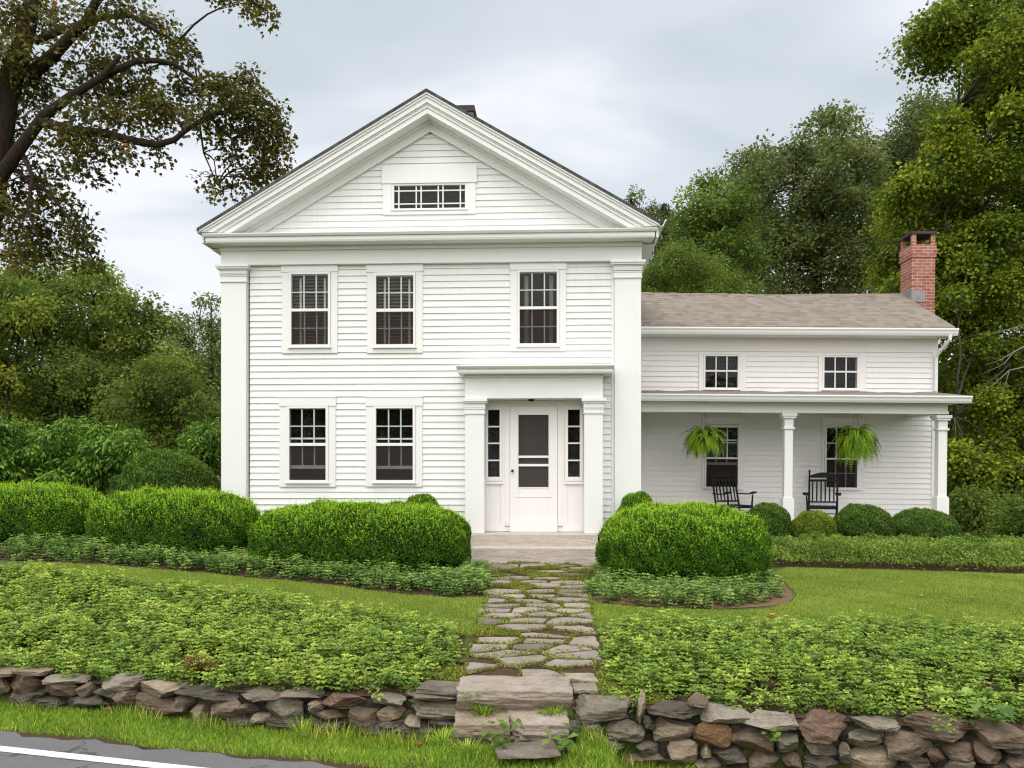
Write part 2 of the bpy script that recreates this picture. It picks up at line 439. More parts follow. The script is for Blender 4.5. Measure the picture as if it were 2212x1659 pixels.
L_MAPLE_L = mat_leaf('dark_maple_leaf', [(0, (.017, .018, .005)), (.45, (.046, .045, .009)), (.8, (.088, .072, .013)), (.94, (.12, .075, .016)), (1, (.15, .055, .018))], .35, .50, .18, gain=2.1)
L_MAPLE_R = mat_leaf('yellow_green_maple_leaf', [(0, (.026, .038, .005)), (.4, (.060, .083, .009)), (.75, (.110, .136, .014)), (.97, (.160, .178, .020)), (1, (.19, .16, .02))], .45, .50, .18, gain=2.4)
L_OAK = mat_leaf('grey_green_oak_leaf', [(0, (.022, .032, .012)), (.45, (.050, .064, .022)), (.8, (.085, .100, .034)), (1, (.115, .110, .045))], .45, .50, .18, gain=2.7)
L_BRIGHT = mat_leaf('bright_green_leaf', [(0, (.022, .040, .008)), (.45, (.060, .098, .018)), (.8, (.100, .150, .028)), (1, (.15, .19, .045))], .45, .50, .18, warm=1.05, gain=1.75)
L_WOOD = mat_leaf('woodland_leaf', [(0, (.018, .027, .006)), (.4, (.040, .060, .012)), (.75, (.074, .098, .018)), (.95, (.120, .132, .022)), (1, (.17, .125, .024))], .45, .55, .18, gain=3.2)
L_PALE = mat_leaf('pale_sapling_leaf', [(0, (.030, .045, .016)), (.5, (.068, .09, .03)), (1, (.115, .135, .05))], .45, .50, .18, gain=2.5)
L_VIB = mat_leaf('glossy_shrub_leaf', [(0, (.014, .036, .006)), (.4, (.035, .080, .012)), (.75, (.075, .145, .022)), (1, (.13, .19, .04))], .25, .48, .18, warm=1.12, gain=2.3)
L_FERN = mat_leaf('fern_frond', [(0, (.030, .072, .006)), (.4, (.085, .165, .012)), (.8, (.16, .26, .022)), (1, (.24, .31, .05))], .35, .48, .18, warm=1.12, gain=1.8)
L_DRY = mat_leaf('dry_brown_leaf', [(0, (.09, .04, .02)), (.5, (.16, .075, .04)), (1, (.26, .13, .06))], .2, .7, .1)
L_FALLEN = mat_leaf('orange_fallen_leaf', [(0, (.42, .20, .04)), (1, (.55, .32, .06))], .1, .6, .2)
L_WEED = mat_leaf('weed_leaf', [(0, (.05, .10, .015)), (.5, (.11, .19, .03)), (1, (.20, .28, .06))], .3, .45, .3)
# ------------------------------------------------------------------ the house
HOUSE = thing('clapboard_house', 'white two-storey clapboard house with a gabled pediment and a lower porch wing on its right', 'house', (-1.467, 16.0, .5), -.05)
HM = Matrix.Translation((-1.467, 16.0, .5)) @ Matrix.Rotation(-.05, 4, 'Z')
HI = HM.inverted()
WM = Matrix.Translation((2.40, 19.35, .5)) @ Matrix.Rotation(-.025, 4, 'Z') @ Matrix.Translation((0, 0, 2.5)) @ Matrix.Rotation(.0095, 4, 'Y') @ Matrix.Translation((0, 0, -2.5))
WT = HI @ WM
WI = WM.inverted()
def framer(inv):
    def fn(px, py, w=0.0):
        o = inv @ Vector((0, 0, E)); d = inv.to_3x3() @ ray(px, py)
        t = (w-o.y)/d.y
        return o.x+d.x*t, o.z+d.z*t
    return fn
H = framer(HI); W = framer(WI)
hu = lambda px, w=0.0: H(px, 900, w)[0]
hz = lambda px, py, w=0.0: H(px, py, w)[1]
wu = lambda px, w=0.0: W(px, 900, w)[0]
wz = lambda px, py, w=0.0: W(px, py, w)[1]
Z0 = .43             # main floor, house local (base of the entry columns)
Z0 = hz(1150, 1152.4, -.40)

def siding(mb, z0, z1, expo, ua, ub, openings, w0=0.0, lip=.024):
    z = z0
    while z < z1-1e-4:
        zt = min(z+expo, z1)
        cuts = sorted({z, zt} | {c for o in openings for c in (o[2], o[3]) if z+.002 < c < zt-.002})
        jit = random.uniform(-.0015, .0015)
        for a, b in zip(cuts[:-1], cuts[1:]):
            m = (a+b)/2
            wa = w0-lip+(lip-.003)*(a-z)/expo+jit; wb = w0-lip+(lip-.003)*(b-z)/expo+jit
            segs = [(ua(m), ub(m), True, True)]
            for o in openings:
                if not (o[2] < m < o[3]): continue
                out = []
                for p, q, fp, fq in segs:
                    if o[1] <= p or o[0] >= q: out.append((p, q, fp, fq)); continue
                    if o[0] > p: out.append((p, o[0], fp, False))
                    if o[1] < q: out.append((o[1], q, False, fq))
                segs = out
            for p, q, fp, fq in segs:
                pa, pb = (ua(a), ua(b)) if fp else (p, p)
                qa, qb = (ub(a), ub(b)) if fq else (q, q)
                if qa-pa < .004 and qb-pb < .004: continue
                k = w0+.012
                mb.add([(pa,wa,a),(qa,wa,a),(qa,k,a),(pa,k,a),(pb,wb,b),(qb,wb,b),(qb,k,b),(pb,k,b)],
                       [(0,3,2,1),(4,5,6,7),(0,1,5,4),(1,2,6,5),(2,3,7,6),(3,0,4,7)])
        z = zt
    return mb

def window(F, T, cas, cas_bot, head, frame, glass, rows, blind=None, raised=None, single=False, paint=None, cas_top=None, label=None):
    """cas (x0,x1), head (x0,x1,y0,y1) or None, frame (x0,x1,y0,y1), glass (x0,x1,y0,y1,[ymid0,ymid1]); all photo units on the wall plane"""
    paint = paint or PAINT2
    yc = (frame[2]+frame[3])/2; xc = (frame[0]+frame[1])/2
    U = lambda x: F(x, yc)[0]
    Zz = lambda y: F(xc, y)[1]
    c0, c1 = U(cas[0]), U(cas[1]); cb = Zz(cas_bot)
    f0, f1, ft, fb = U(frame[0]), U(frame[1]), Zz(frame[2]), Zz(frame[3])
    g0, g1_, gt, gb = U(glass[0]), U(glass[1]), Zz(glass[2]), Zz(glass[3])
    mb = MB()
    ct = Zz(head[3]) if head else Zz(cas_top)
    mb.box(c0, f0-.002, -.042, .02, cb, ct); mb.box(f1+.002, c1, -.042, .02, cb, ct)
    mb.box(f0-.002, f1+.002, -.042, .02, cb, fb-.02)
    if ct > ft+.004: mb.box(f0-.002, f1+.002, -.042, .02, ft+.003, ct)
    if head:
        h0, h1, ht = U(head[0]), U(head[1]), Zz(head[2])
        mb.box(h0, h1, -.056, .02, ct+.001, ht)
        mb.box(h0-.004, h1+.004, -.064, .02, ht+.001, ht+.018)
    # sill under the frame and the jamb box behind
    mb.box(f0-.02, f1+.02, -.085, .0, fb-.019, fb-.001)
    mb.box(c0+.03, f0+.012, .021, .16, cb, ct); mb.box(f1-.012, c1-.03, .021, .16, cb, ct)
    mb.box(f0+.013, f1-.013, .021, .16, fb-.03, gb-.012); mb.box(f0+.013, f1-.013, .021, .16, gt+.012, ft+.03)
    win = mb.build('window', paint, HOUSE, T, .004)
    if label: win['label'] = label
    sub = win
    # storm frame
    st = MB()
    if single:
        st.ring(f0, f1, fb, ft, g0, g1_, gb, gt, -.046, .0)
        n = 3
        for k in range(1, n):
            u = g0+(g1_-g0)*k/n; st.box(u-.012, u+.012, -.03, -.004, gb, gt)
        zm = (Zz(glass[4])+Zz(glass[5]))/2
        for k in range(n):
            a = g0+(g1_-g0)*k/n+(.0125 if k else 0); b = g0+(g1_-g0)*(k+1)/n-(.0125 if k < n-1 else 0)
            st.box(a, b, -.036, -.004, zm-.018, zm+.018)
        st.build('sash', paint, sub, None, .003)
        MB().box(g0-.005, g1_+.005, -.012, -.008, gb-.005, gt+.005).build('pane', GLASS, sub)
    else:
        m0, m1 = Zz(glass[5]), Zz(glass[4])
        st.ring(f0, f1, fb, ft, g0, g1_, gb, gt, -.060, -.012)
        st.box(g0, g1_, -.056, -.012, m0, m1)
        st.build('storm_frame', paint, sub, None, .003)
        sa = MB(); t = .011
        lo = gb if raised is None else Zz(raised[1])
        lo_in = gb+.0 if raised is None else Zz(raised[0])
        zu0, zu1 = m0+.01, gt-.012
        def grid(b0, b1, y0, y1, rws):
            for k in (1, 2):
                u = g0+(g1_-g0)*k/3; sa.box(u-t, u+t, y0, y1, b0, b1)
            for r in range(1, rws):
                z = b0+(b1-b0)*r/rws
                for k in range(3):
                    a = g0+(g1_-g0)*k/3+(t if k else 0); b = g0+(g1_-g0)*(k+1)/3-(t if k < 2 else 0)
                    sa.box(a, b, y0+.001, y1-.001, z-t*.85, z+t*.85)
        grid(m1-.005, zu1, -.024, .002, rows)
        sa.box(g0-.01, g1_+.01, -.011, .004, zu1+.001, gt+.011)
        sa.build('sash', paint, sub, None, .002)
        sa = MB()
        if raised is None: grid(gb, m0+.01, .010, .036, rows)
        else:
            grid(lo_in, m0+.01, .010, .036, 1)
            sa.box(g0-.01, g1_+.01, .008, .038, lo, lo_in-.001)
            top = lo_in+.47
            top = min(top, gt-.1)
            sa.box(g0-.01, g1_+.01, .008, .038, top, top+.03)
            sa.box(g0-.01, g0+.003, .010, .036, lo_in-.0005, top+.001); sa.box(g1_-.003, g1_+.01, .010, .036, lo_in-.0005, top+.001)
        sa.build('sash', paint, sub, None, .002)
        MB().box(g0-.006, g1_+.006, -.034, -.030, m1-.004, gt+.006).build('pane', GLASS, sub)
        MB().box(g0-.006, g1_+.006, -.034, -.032, gb-.006, m0+.004).build('insect_screen', SCREEN, sub)
    if blind:
        b = MB(); z = gb+.02
        if blind == 'slats':
            while z < gt-.03:
                b.add([(g0+.005,.085,z),(g1_-.005,.085,z),(g1_-.005,.118,z+.034),(g0+.005,.118,z+.034),
                       (g0+.005,.085,z+.003),(g1_-.005,.085,z+.003),(g1_-.005,.118,z+.037),(g0+.005,.118,z+.037)],
                      [(0,3,2,1),(4,5,6,7),(0,1,5,4),(1,2,6,5),(2,3,7,6),(3,0,4,7)])
                z += .062
            bo = b.build('blind', BLIND, sub)
            tp = MB()
            for fr in (.20, .865):
                u = g0+(g1_-g0)*fr; tp.box(u-.019, u+.019, .078, .0805, gb+.01, gt-.04)
            tp.build('blind_tape', TAPE, sub)
        else:
            for a, c in ((0.12, .23), (.80, .90)):
                n = 7; u0, u1 = g0+(g1_-g0)*a, g0+(g1_-g0)*c
                for k in range(n):
                    ua_, ub_ = u0+(u1-u0)*k/n, u0+(u1-u0)*(k+1)/n
                    y0, y1 = (.085, .105) if k % 2 else (.105, .085)
                    b.add([(ua_, y0, gb+.01), (ub_, y1, gb+.01), (ub_, y1, gt-.03), (ua_, y0, gt-.03)], [(0, 1, 2, 3)])
            b.build('curtain', CURTAIN, sub)
    return (c0+.03, c1-.03, cb+.02, ct-.0)

# ---- main block geometry (house local: x along the front, y into the house, z up)
UL, UR = -3.81, 3.775                 # outer faces of the corner pilasters
DEPTH = 8.6
ROOF_APEX, ROOF_EAVE, EAVE_U = 8.734-.5, 6.37-.5, 4.05
SL = (ROOF_APEX-ROOF_EAVE)/EAVE_U
CT, CB = 6.265-.5, 6.115-.5           # horizontal cornice top / bottom
FB = 5.788-.5                         # frieze bottom
zr = lambda u: ROOF_APEX-SL*abs(u)

opens = []
op = window(H, None, (610, 730), 763.7, (609, 731, 572.5, 588.7), (626, 715, 588.9, 750.5), (631, 710, 593.7, 745, 667.5, 673.7), 2, 'slats', label='upper window with dark slatted blind nearest the left corner pilaster'); opens.append(op)
op = window(H, None, (793.6, 913.7), 763.2, (792.6, 914.7, 572, 588.7), (808.6, 898.6, 589, 750.5), (813.6, 893.6, 596.5, 744.5, 667.5, 674.5), 2, 'slats', label='upper window with dark slatted blind in the middle of the front'); opens.append(op)
op = window(H, None, (1102.5, 1223), 758.8, (1101.5, 1224, 569.5, 584), (1117.8, 1207.7, 584.3, 748), (1122.8, 1202.7, 588.6, 742.5, 663, 669), 2, 'curtain', label='upper window with narrow pale curtains above the entry'); opens.append(op)
op = window(H, None, (605, 726), 1051.5, (604, 727, 858.7, 877.5), (621.5, 710.5, 878, 1042), (626.7, 705, 882.5, 1037, 957, 963.5), 2, None, (1005, 1012.5), label='ground-floor window with raised lower sash nearest the left corner pilaster'); opens.append(op)
op = window(H, None, (791.5, 913), 1051.2, (790.5, 914, 858.5, 877.3), (808, 898, 878, 1042), (813.4, 892.6, 882.5, 1037, 957, 963.5), 2, None, (1006, 1013), label='ground-floor window with raised lower sash beside the entry columns'); opens.append(op)

# gable window with the border-pane pattern
gx0, gx1 = hu(851.8), hu(1004.8); gz0, gz1 = hz(928, 450.6), hz(928, 401)
g = MB()
g.box(hu(825.7), hu(1030.8), -.058, .02, hz(928, 397), hz(928, 359))
g.box(hu(827.7), gx0-.05, -.042, .02, hz(928, 464), hz(928, 397)-.001); g.box(gx1+.05, hu(1028), -.042, .02, hz(928, 464), hz(928, 397)-.001)
g.box(gx0-.05, gx1+.05, -.042, .02, hz(928, 464), gz0-.045)
g.box(gx0-.06, gx1+.06, -.065, .02, gz0-.044, gz0-.026)
gw = g.build('gable_window', PAINT2, HOUSE, None, .004)
s = MB().ring(gx0-.049, gx1+.049, gz0-.025, gz1+.03, gx0, gx1, gz0, gz1, -.035, .03)
zs = [gz1-(gz1-gz0)*.22, gz1-(gz1-gz0)*.79]
us = [gx0+(gx1-gx0)*k for k in (.065, .311, .38, .622, .689, .933)]
for z in zs: s.box(gx0, gx1, -.012, .008, z-.010, z+.010)
for u in us:
    s.box(u-.011, u+.011, -.013, .009, gz0, gz1)
s.build('sash', PAINT2, gw)
MB().box(gx0-.01, gx1+.01, -.004, .0, gz0-.01, gz1+.01).build('pane', GLASS, gw)
MB().ring(gx0-.10, gx1+.10, gz0-.08, gz1+.08, gx0-.02, gx1+.02, gz0-.02, gz1+.02, .031, .15).build('jamb', INTERIOR, gw)
gable_open = (hu(827.7)+.03, hu(1028)-.03, hz(928, 464)+.02, hz(928, 359)-.02)

# ---- entry opening
eL0, eL1 = hu(1004.5, -.4), hu(1046, -.4); eR0, eR1 = hu(1262, -.4), hu(1302.5, -.4)
entry_open = (eL0+.02, eR1-.02, -1, hz(1150, 806, -.4))
# ---- clapboards of the front
expo = .1148
mb = siding(MB(), -.30, FB-.002, expo, lambda z: -3.30, lambda z: 3.26, opens+[entry_open])
mb.build('front_wall', PAINT, HOUSE)
SLG = (8.147-.5-(6.44-.5))/3.10
mb = siding(MB(), CT-.02, 8.147-.5-.01, .1135, lambda z: -min(3.15, max(.0, (8.147-.5-z)/SLG)+.05), lambda z: min(3.15, max(.0, (8.147-.5-z)/SLG)+.05), [gable_open])
mb.build('gable_wall', PAINT, HOUSE)
# side and back walls
for sgn, nm in ((-1, UL+.05), (1, UR-.05)):
    mb = siding(MB(), -.30, CB-.05, expo, lambda z: .36, lambda z: DEPTH, [])
    Ts = Matrix.Translation((nm, 0, 0)) @ (Matrix.Rotation(math.pi/2, 4, 'Z') if sgn > 0 else Matrix.Translation((0, DEPTH+.36, 0)) @ Matrix.Rotation(-math.pi/2, 4, 'Z'))
    mb.build('side_wall', PAINT, HOUSE, Ts)
bk = MB().box(UL+.06, UR-.06, DEPTH-.02, DEPTH+.1, -.3, CB)
bk.prism([(UL+.06, CB+.001), (UR-.06, CB+.001), (0, ROOF_APEX-.12)], DEPTH-.02, DEPTH+.1)
bk.build('back_wall', PAINT, HOUSE)
# closed near-black box; its colour stands in for unlit rooms behind the windows
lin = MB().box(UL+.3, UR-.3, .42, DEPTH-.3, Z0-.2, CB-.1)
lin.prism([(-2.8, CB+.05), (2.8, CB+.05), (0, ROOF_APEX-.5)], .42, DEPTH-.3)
lin.build('room_dark_box', INTERIOR, HOUSE)
MB().box(UL+.06, UR-.06, -.01, DEPTH, -.95, -.301).build('foundation', STONES['grey'], HOUSE)

# ---- pilasters with capitals
for a, b, o0, o1, trim0, trim1 in ((hu(477.4, -.1), hu(531.6, -.1), UL, hu(531.6, -.1), hu(531.6, -.1)+.003, hu(537.5)),
                                   (hu(1327.4, -.1), hu(1385, -.1), hu(1327.4, -.1), UR, hu(1320.5), hu(1327.4, -.1)-.003)):
    p = MB().box(a, b, -.10, .35, -.32, FB-.001)
    p.box(trim0, trim1, -.045, .02, -.32, FB-.001)
    po = p.build('pilaster', PAINT2, HOUSE, None, .006)
    c = MB(); zt = FB
    c.box(a-.075, b+.075, -.205, .30, zt-.045, zt-.002)
    c.box(a-.06, b+.06, -.185, .29, zt-.075, zt-.046)
    c.box(a-.035, b+.035, -.150, .28, zt-.095, zt-.076)
    c.box(a-.020, b+.020, -.130, .28, zt-.150, zt-.096)
    c.box(a-.026, b+.026, -.137, .275, zt-.175, zt-.157)
    c.box(a-.016, b+.016, -.122, .27, zt-.205, zt-.181)
    c.box(a-.022, b+.022, -.128, .265, zt-.305, zt-.288)
    c.box(a-.012, b+.012, -.112, .26, zt-.287, zt-.206)
    c.build('capital', PAINT2, po, None, .005)

# ---- frieze and horizontal cornice
fz = MB().box(UL+.004, UR-.004, -.098, .34, FB, CB-.001)
fz.box(UL+.45, UR-.43, -.112, -.099, FB-.0, FB+.035)
fz.box(UL, UR, -.15, -.099, CB-.07, CB-.002)
fz.box(UL+.05, UL+.25, .341, DEPTH, FB, CB-.001); fz.box(UR-.25, UR-.05, .341, DEPTH, FB, CB-.001)
fz.build('frieze', PAINT2, HOUSE, None, .006)
co = MB()
co.prism_x([(-.44, CB+.035), (-.44, CB+.095), (-.03, CB+.095), (-.03, CB+.0), (-.425, CB+.0)], -3.955, 3.965)
co.prism_x([(-.475, CT-.05), (-.50, CT-.012), (-.50, CT), (-.02, CT+.03), (-.02, CB+.097), (-.45, CB+.097)], -3.985, 3.995)
co.build('cornice', PAINT2, HOUSE, None, .005)

def clip_low(poly, z):
    out = []
    for i in range(len(poly)):
        a, b = poly[i-1], poly[i]
        ia, ib = a[1] >= z, b[1] >= z
        if ia != ib:
            t = (z-a[1])/(b[1]-a[1]); out.append((a[0]+t*(b[0]-a[0]), z))
        if ib: out.append(b)
    return out
def rake(mb, d0, d1, y0, y1, uend, zclip):
    for sg in (-1, 1):
        q = [(0, ROOF_APEX-d0), (sg*uend, zr(uend)-d0), (sg*uend, zr(uend)-d1), (0, ROOF_APEX-d1)]
        q = clip_low(q, zclip)
        if len(q) > 2: mb.prism(q, y0, y1)
    return mb
rk = MB()
zc = CT+.032
rake(rk, .052, .085, -.515, -.02, EAVE_U-.01, zc)
rake(rk, .086, .130, -.490, -.02, EAVE_U-.03, zc)
rake(rk, .131, .215, -.468, -.02, EAVE_U-.05, zc)
rake(rk, .216, .240, -.440, -.02, EAVE_U-.05, zc)
rake(rk, .241, .290, -.425, -.02, EAVE_U-.05, zc)
rake(rk, .291, .385, -.405, -.02, EAVE_U-.05, zc)
rk.build('raking_cornice', PAINT2, HOUSE, None, .006)
rb = rake(MB(), .386, .575, -.070, -.012, EAVE_U-.05, zc)
rake(rb, .386, .43, -.125, -.071, EAVE_U-.05, zc)
rake(rb, .562, .585, -.085, -.071, EAVE_U-.05, zc)
rb.build('rake_board', PAINT2, HOUSE, None, .004)

# ---- roof, eaves, gutters
rf = MB()
for sg in (-1, 1):
    u1 = EAVE_U+.02
    rf.prism([(0, ROOF_APEX), (sg*u1, zr(u1)), (sg*u1, zr(u1)-.05), (0, ROOF_APEX-.05)], -.53, DEPTH+.4)
roof = rf.build('roof', ROOF_MAIN, HOUSE)
for sg in (-1, 1):
    e = MB()
    a, b = sorted((sg*3.70, sg*4.00))
    e.box(a, b, -.02, DEPTH+.1, CB-.03, CB-.002); 
    x0, x1 = sorted((sg*3.985, sg*4.03))
    e.box(x0, x1, -.42, DEPTH+.1, CB-.001, zr(4.03)-.06)
    e.build('eave_soffit', PAINT2, HOUSE, None, .004)
    gpts = [(4.034, .0), (4.034, -.115), (4.09, -.125), (4.115, -.09), (4.125, -.05), (4.155, -.02), (4.155, .0), (4.145, .0), (4.118, -.04), (4.105, -.085), (4.085, -.113), (4.044, -.108), (4.044, 0)]
    MB().prism([(sg*x, z+ROOF_EAVE+.035) for x, z in gpts], -.50, DEPTH+.2).build('gutter', METALW, HOUSE)

# chimney on the main ridge
cu0, cu1 = hu(975, 4.2), hu(1022.5, 4.2); cz1 = hz(1000, 228.5, 4.2)
ch = MB().box(cu0, cu1, 4.2, 4.95, ROOF_APEX-.6, cz1-.14).build('chimney', BRICK, roof)
MB().box(cu0-.05, cu1+.03, 4.15, 5.0, cz1-.139, cz1).build('chimney_cap', SOOT, ch, None, .01)

# ---- entry portico
pt = MB()
zb = Z0; zcap = hz(1030, 861, -.4); ztop = hz(1150, 806.5, -.6)
pt.box(eL0, eR1, -.395, .01, zcap, ztop-.001)
ent = pt.build('entry_entablature', PAINT2, HOUSE, None, .006)
pc = MB()
c0, c1 = hu(986, -.62), hu(1327, -.62); zt1 = hz(1150, 789, -.66)
h = zt1-ztop
pc.prism_x([(-.60, ztop+.03), (-.60, ztop+h*.58), (-.01, ztop+h*.58), (-.01, ztop), (-.585, ztop)], c0+.03, c1-.02)
pc.prism_x([(-.63, ztop+h*.7), (-.66, ztop+h*.93), (-.66, zt1), (-.01, zt1+.03), (-.01, ztop+h*.585), (-.61, ztop+h*.585)], c0, c1)
pc.box(eL0-.02, eR1+.02, -.43, -.396, ztop-.05, ztop-.001)
pc.build('cornice', PAINT2, HOUSE, None, .005)
for a, b in ((eL0, eL1), (eR0, eR1)):
    col = MB().box(a, b, -.40, .0, zb, zcap-.001).build('column', PAINT2, HOUSE, None, .006)
    c = MB(); z = zcap
    c.box(a-.045, b+.055, -.47, -.02, z-.055, z-.002); c.box(a-.03, b+.04, -.445, -.02, z-.085, z-.056)
    c.box(a-.012, b+.015, -.42, -.02, z-.160, z-.086); c.box(a-.018, b+.022, -.428, -.02, z-.185, z-.166)
    c.box(a-.010, b+.012, -.415, -.02, z-.255, z-.186); c.box(a-.016, b+.02, -.42, -.02, z-.270, z-.256)
    c.build('capital', PAINT2, col, None, .004)
# back wall of the recess with its panels
wy = .0
yb = .04
rw = MB()
dx0, dx1 = hu(1101.5, wy), hu(1203.9, wy); dz0, dz1 = hz(1150, 1129, wy), hz(1150, 877, wy)
sl = [(hu(1053.7, wy), hu(1079, wy)), (hu(1227, wy), hu(1252.6, wy))]
sz0, sz1 = hz(1066, 1030, wy), hz(1066, 885, wy)
eb = eL1-.2, eR0+.2
# boards: outer, between sidelight and door, above and below
rw.box(eb[0], sl[0][0]-.04, yb, yb+.06, zb, zcap+.1); rw.box(sl[1][1]+.04, eb[1], yb, yb+.06, zb, zcap+.1)
rw.box(sl[0][1]+.04, dx0-.004, yb, yb+.06, zb, zcap+.1); rw.box(dx1+.004, sl[1][0]-.04, yb, yb+.06, zb, zcap+.1)
for a, b in sl:
    rw.box(a-.04, b+.04, yb+.001, yb+.06, sz1+.05, zcap+.1); rw.box(a-.04, b+.04, yb+.001, yb+.06, zb, sz0-.06)
    rw.box(a-.075, b+.075, yb-.035, yb-.001, sz0-.135, sz0-.085)          # sill of the sidelight
    rw.box(a-.10, a-.02, yb-.016, yb-.001, zb+.10, sz0-.14); rw.box(b+.02, b+.10, yb-.016, yb-.001, zb+.10, sz0-.14)
    rw.box(a-.10, b+.10, yb-.016, yb-.001, zb+.0, zb+.099)
rw.box(dx0-.004, dx1+.004, yb+.001, yb+.06, dz1+.004, zcap+.1)
rw.box(dx0-.004, dx1+.004, yb-.05, yb+.06, zb, dz0-.012)
rw.ring(dx0-.13, dx1+.13, zb+.1, dz1+.10, dx0-.10, dx1+.10, zb+.1, dz1+.07, yb-.02, yb-.001)
rw.box(eb[0], eb[1], -.38, yb, zcap+.02, zcap+.06)
rw.build('entry_surround', DOORP, HOUSE, None, .004)
for (a, b), lb in zip(sl, ('narrow sidelight left of the door', 'narrow sidelight right of the door')):
    s = MB().ring(a-.055, b+.055, sz0-.075, sz1+.055, a, b, sz0, sz1, yb-.022, yb+.05)
    for fr in (.25, .5, .755):
        z = sz1-(sz1-sz0)*fr; s.box(a, b, yb-.005, yb+.02, z-.013, z+.013)
    so = s.build('sidelight', DOORP, HOUSE, None, .003); so['label'] = lb
    MB().box(a-.004, b+.004, yb+.022, yb+.026, sz0-.004, sz1+.004).build('pane', GLASS, so)
# screen door
gx0, gx1 = hu(1119.7, wy), hu(1185, wy); gz0, gz1 = hz(1150, 1052.5, wy), hz(1150, 896, wy)
yd = yb-.012
d = MB().ring(dx0, dx1, dz0, dz1, gx0, gx1, gz0, gz1, yd, yd+.045)
d.ring(gx0-.02, gx1+.02, gz0-.02, gz1+.02, gx0+.001, gx1-.001, gz0+.001, gz1-.001, yd-.008, yd-.0005)
b1, b2, b3, b4 = (hz(1150, y, wy) for y in (984.2, 989.3, 1002.2, 1007.5))
d.box(gx0, gx1, yd+.002, yd+.03, b2, b1); d.box(gx0, gx1, yd+.002, yd+.03, b4, b3)
zl = hz(1150, 1073, wy)
d.box(gx0-.06, gx1+.06, yd-.010, yd-.0005, zl-.008, zl+.008)
d.box(dx0, dx1, yd-.03, yd-.0005, dz0-.012, dz0+.022)
door = d.build('door', DOORP, HOUSE, None, .004); door['label'] = 'white screen door with three dark openings'
MB().box(gx0-.004, gx1+.004, yd+.032, yd+.034, gz0-.004, gz1+.004).build('screen', DOORSCREEN, door)
ku, kz = hu(1107, wy), hz(1107, 1017, wy)
k = MB()
k.tube([(ku, yd+.002, kz), (ku, yd-.03, kz)], .012, 10)
k.tube([(ku, yd-.03, kz), (ku, yd-.045, kz), (ku, yd-.062, kz), (ku, yd-.070, kz)], [.013, .026, .024, .008], 12)
k.tube([(ku, yd+.002, kz), (ku, yd-.006, kz)], .024, 12)
k.build('door_knob', KNOB, door, None, 0, True)
MB().box(dx0-.15, dx1+.15, yb+.20, yb+.24, dz0-.1, dz1+.1).build('inner_door', BLIND, HOUSE)
lu, lz = hu(1147.6, -.15), zcap+.02
l = MB().lathe((lu, -.18, lz), [(.0, .0), (.055, .0), (.06, -.025), (.045, -.05), (.03, -.055), (0, -.055)], 16)
l.build('porch_lamp', BLACK, HOUSE)

# ------------------------------------------------------------------ the wing (built in its own leaning frame)
FL = Z0-.05
uR = wu(2024)
wexp = .1135
PF = -1.55                                # plane of the porch posts
wopens = []
for x, gl, y0, y1, lb in ((1509, (1523, 1593), 767.5, 838.5, 'small upper window of the wing nearer the main house'), (1767, (1779.5, 1850.5), 770, 839.5, 'small upper window of the wing nearer its brick chimney')):
    yy = (y0+y1)/2-1.5
    op = window(W, WT, (x, x+102), y1+9, None, (gl[0]-4, gl[1]+4, y0-1.5, y1+3), (gl[0], gl[1], y0+2, y1-1, yy-1.5, yy+1.5), 2, single=True, paint=PAINT_WING, cas_top=y0-5, label=lb); wopens.append(op)
op = window(W, WT, (1516, 1608), 1058, (1515, 1609, 903, 917), (1521, 1597, 918, 1055), (1525, 1593, 923, 1051.5, 988, 991.5), 2, None, (999, 1004), paint=PAINT_WING, label='porch window with raised lower sash behind the left fern'); wopens.append(op)
op = window(W, WT, (1775, 1864), 1060, (1774, 1865, 904, 918), (1780, 1854, 919, 1057), (1784, 1850, 924, 1053, 989.5, 993), 2, None, None, paint=PAINT_WING, label='porch window behind the right fern'); wopens.append(op)
ZF = wz(1700, 760); ZE = wz(1700, 722, -.4); 
siding(MB(), FL-.1, ZF, wexp, lambda z: -.3, lambda z: uR-.115, wopens, 0, .022).build('wing_wall', PAINT_WING, HOUSE, WT)
t = MB().box(uR-.12, uR, -.03, .12, FL-.1, ZF-.001)
t.box(-.3, uR, -.028, .10, ZF, ZE-.03)
t.box(-.3, uR+.15, -.42, .0, ZE-.029, ZE-.001)
t.build('wing_trim', PAINT_WING, HOUSE, WT, .005)
WD = 4.7
RW = 2.25; ZRG = wz(1700, 637.5, RW)
ZEV = wz(1700, 706, -.42)
sl_ = (ZRG-ZEV)/(RW+.42)
side = siding(MB(), -.30, ZE, wexp, lambda z: .12, lambda z: WD, [], 0, .012)
side.build('wing_side_wall', PAINT_WING, HOUSE, WT @ Matrix.Translation((uR-.02, 0, 0)) @ Matrix.Rotation(math.pi/2, 4, 'Z'))
gb_ = MB().prism_x([(.0, ZE), (WD-.1, ZE), (RW, ZRG-.1)], uR-.06, uR-.02)
gb_.build('wing_gable', PAINT_WING, HOUSE, WT)
MB().box(-.3, uR-.1, WD-.05, WD, -.3, ZE).build('wing_back_wall', PAINT_WING, HOUSE, WT)
MB().box(.0, uR-.25, .42, WD-.2, FL, ZE-.1).build('wing_dark_box', INTERIOR, HOUSE, WT)  # near-black filler box, coloured as the darkness of unlit rooms
MB().box(-.3, uR-.02, .0, WD, -.95, FL-.101).build('wing_foundation', STONES['grey'], HOUSE, WT)
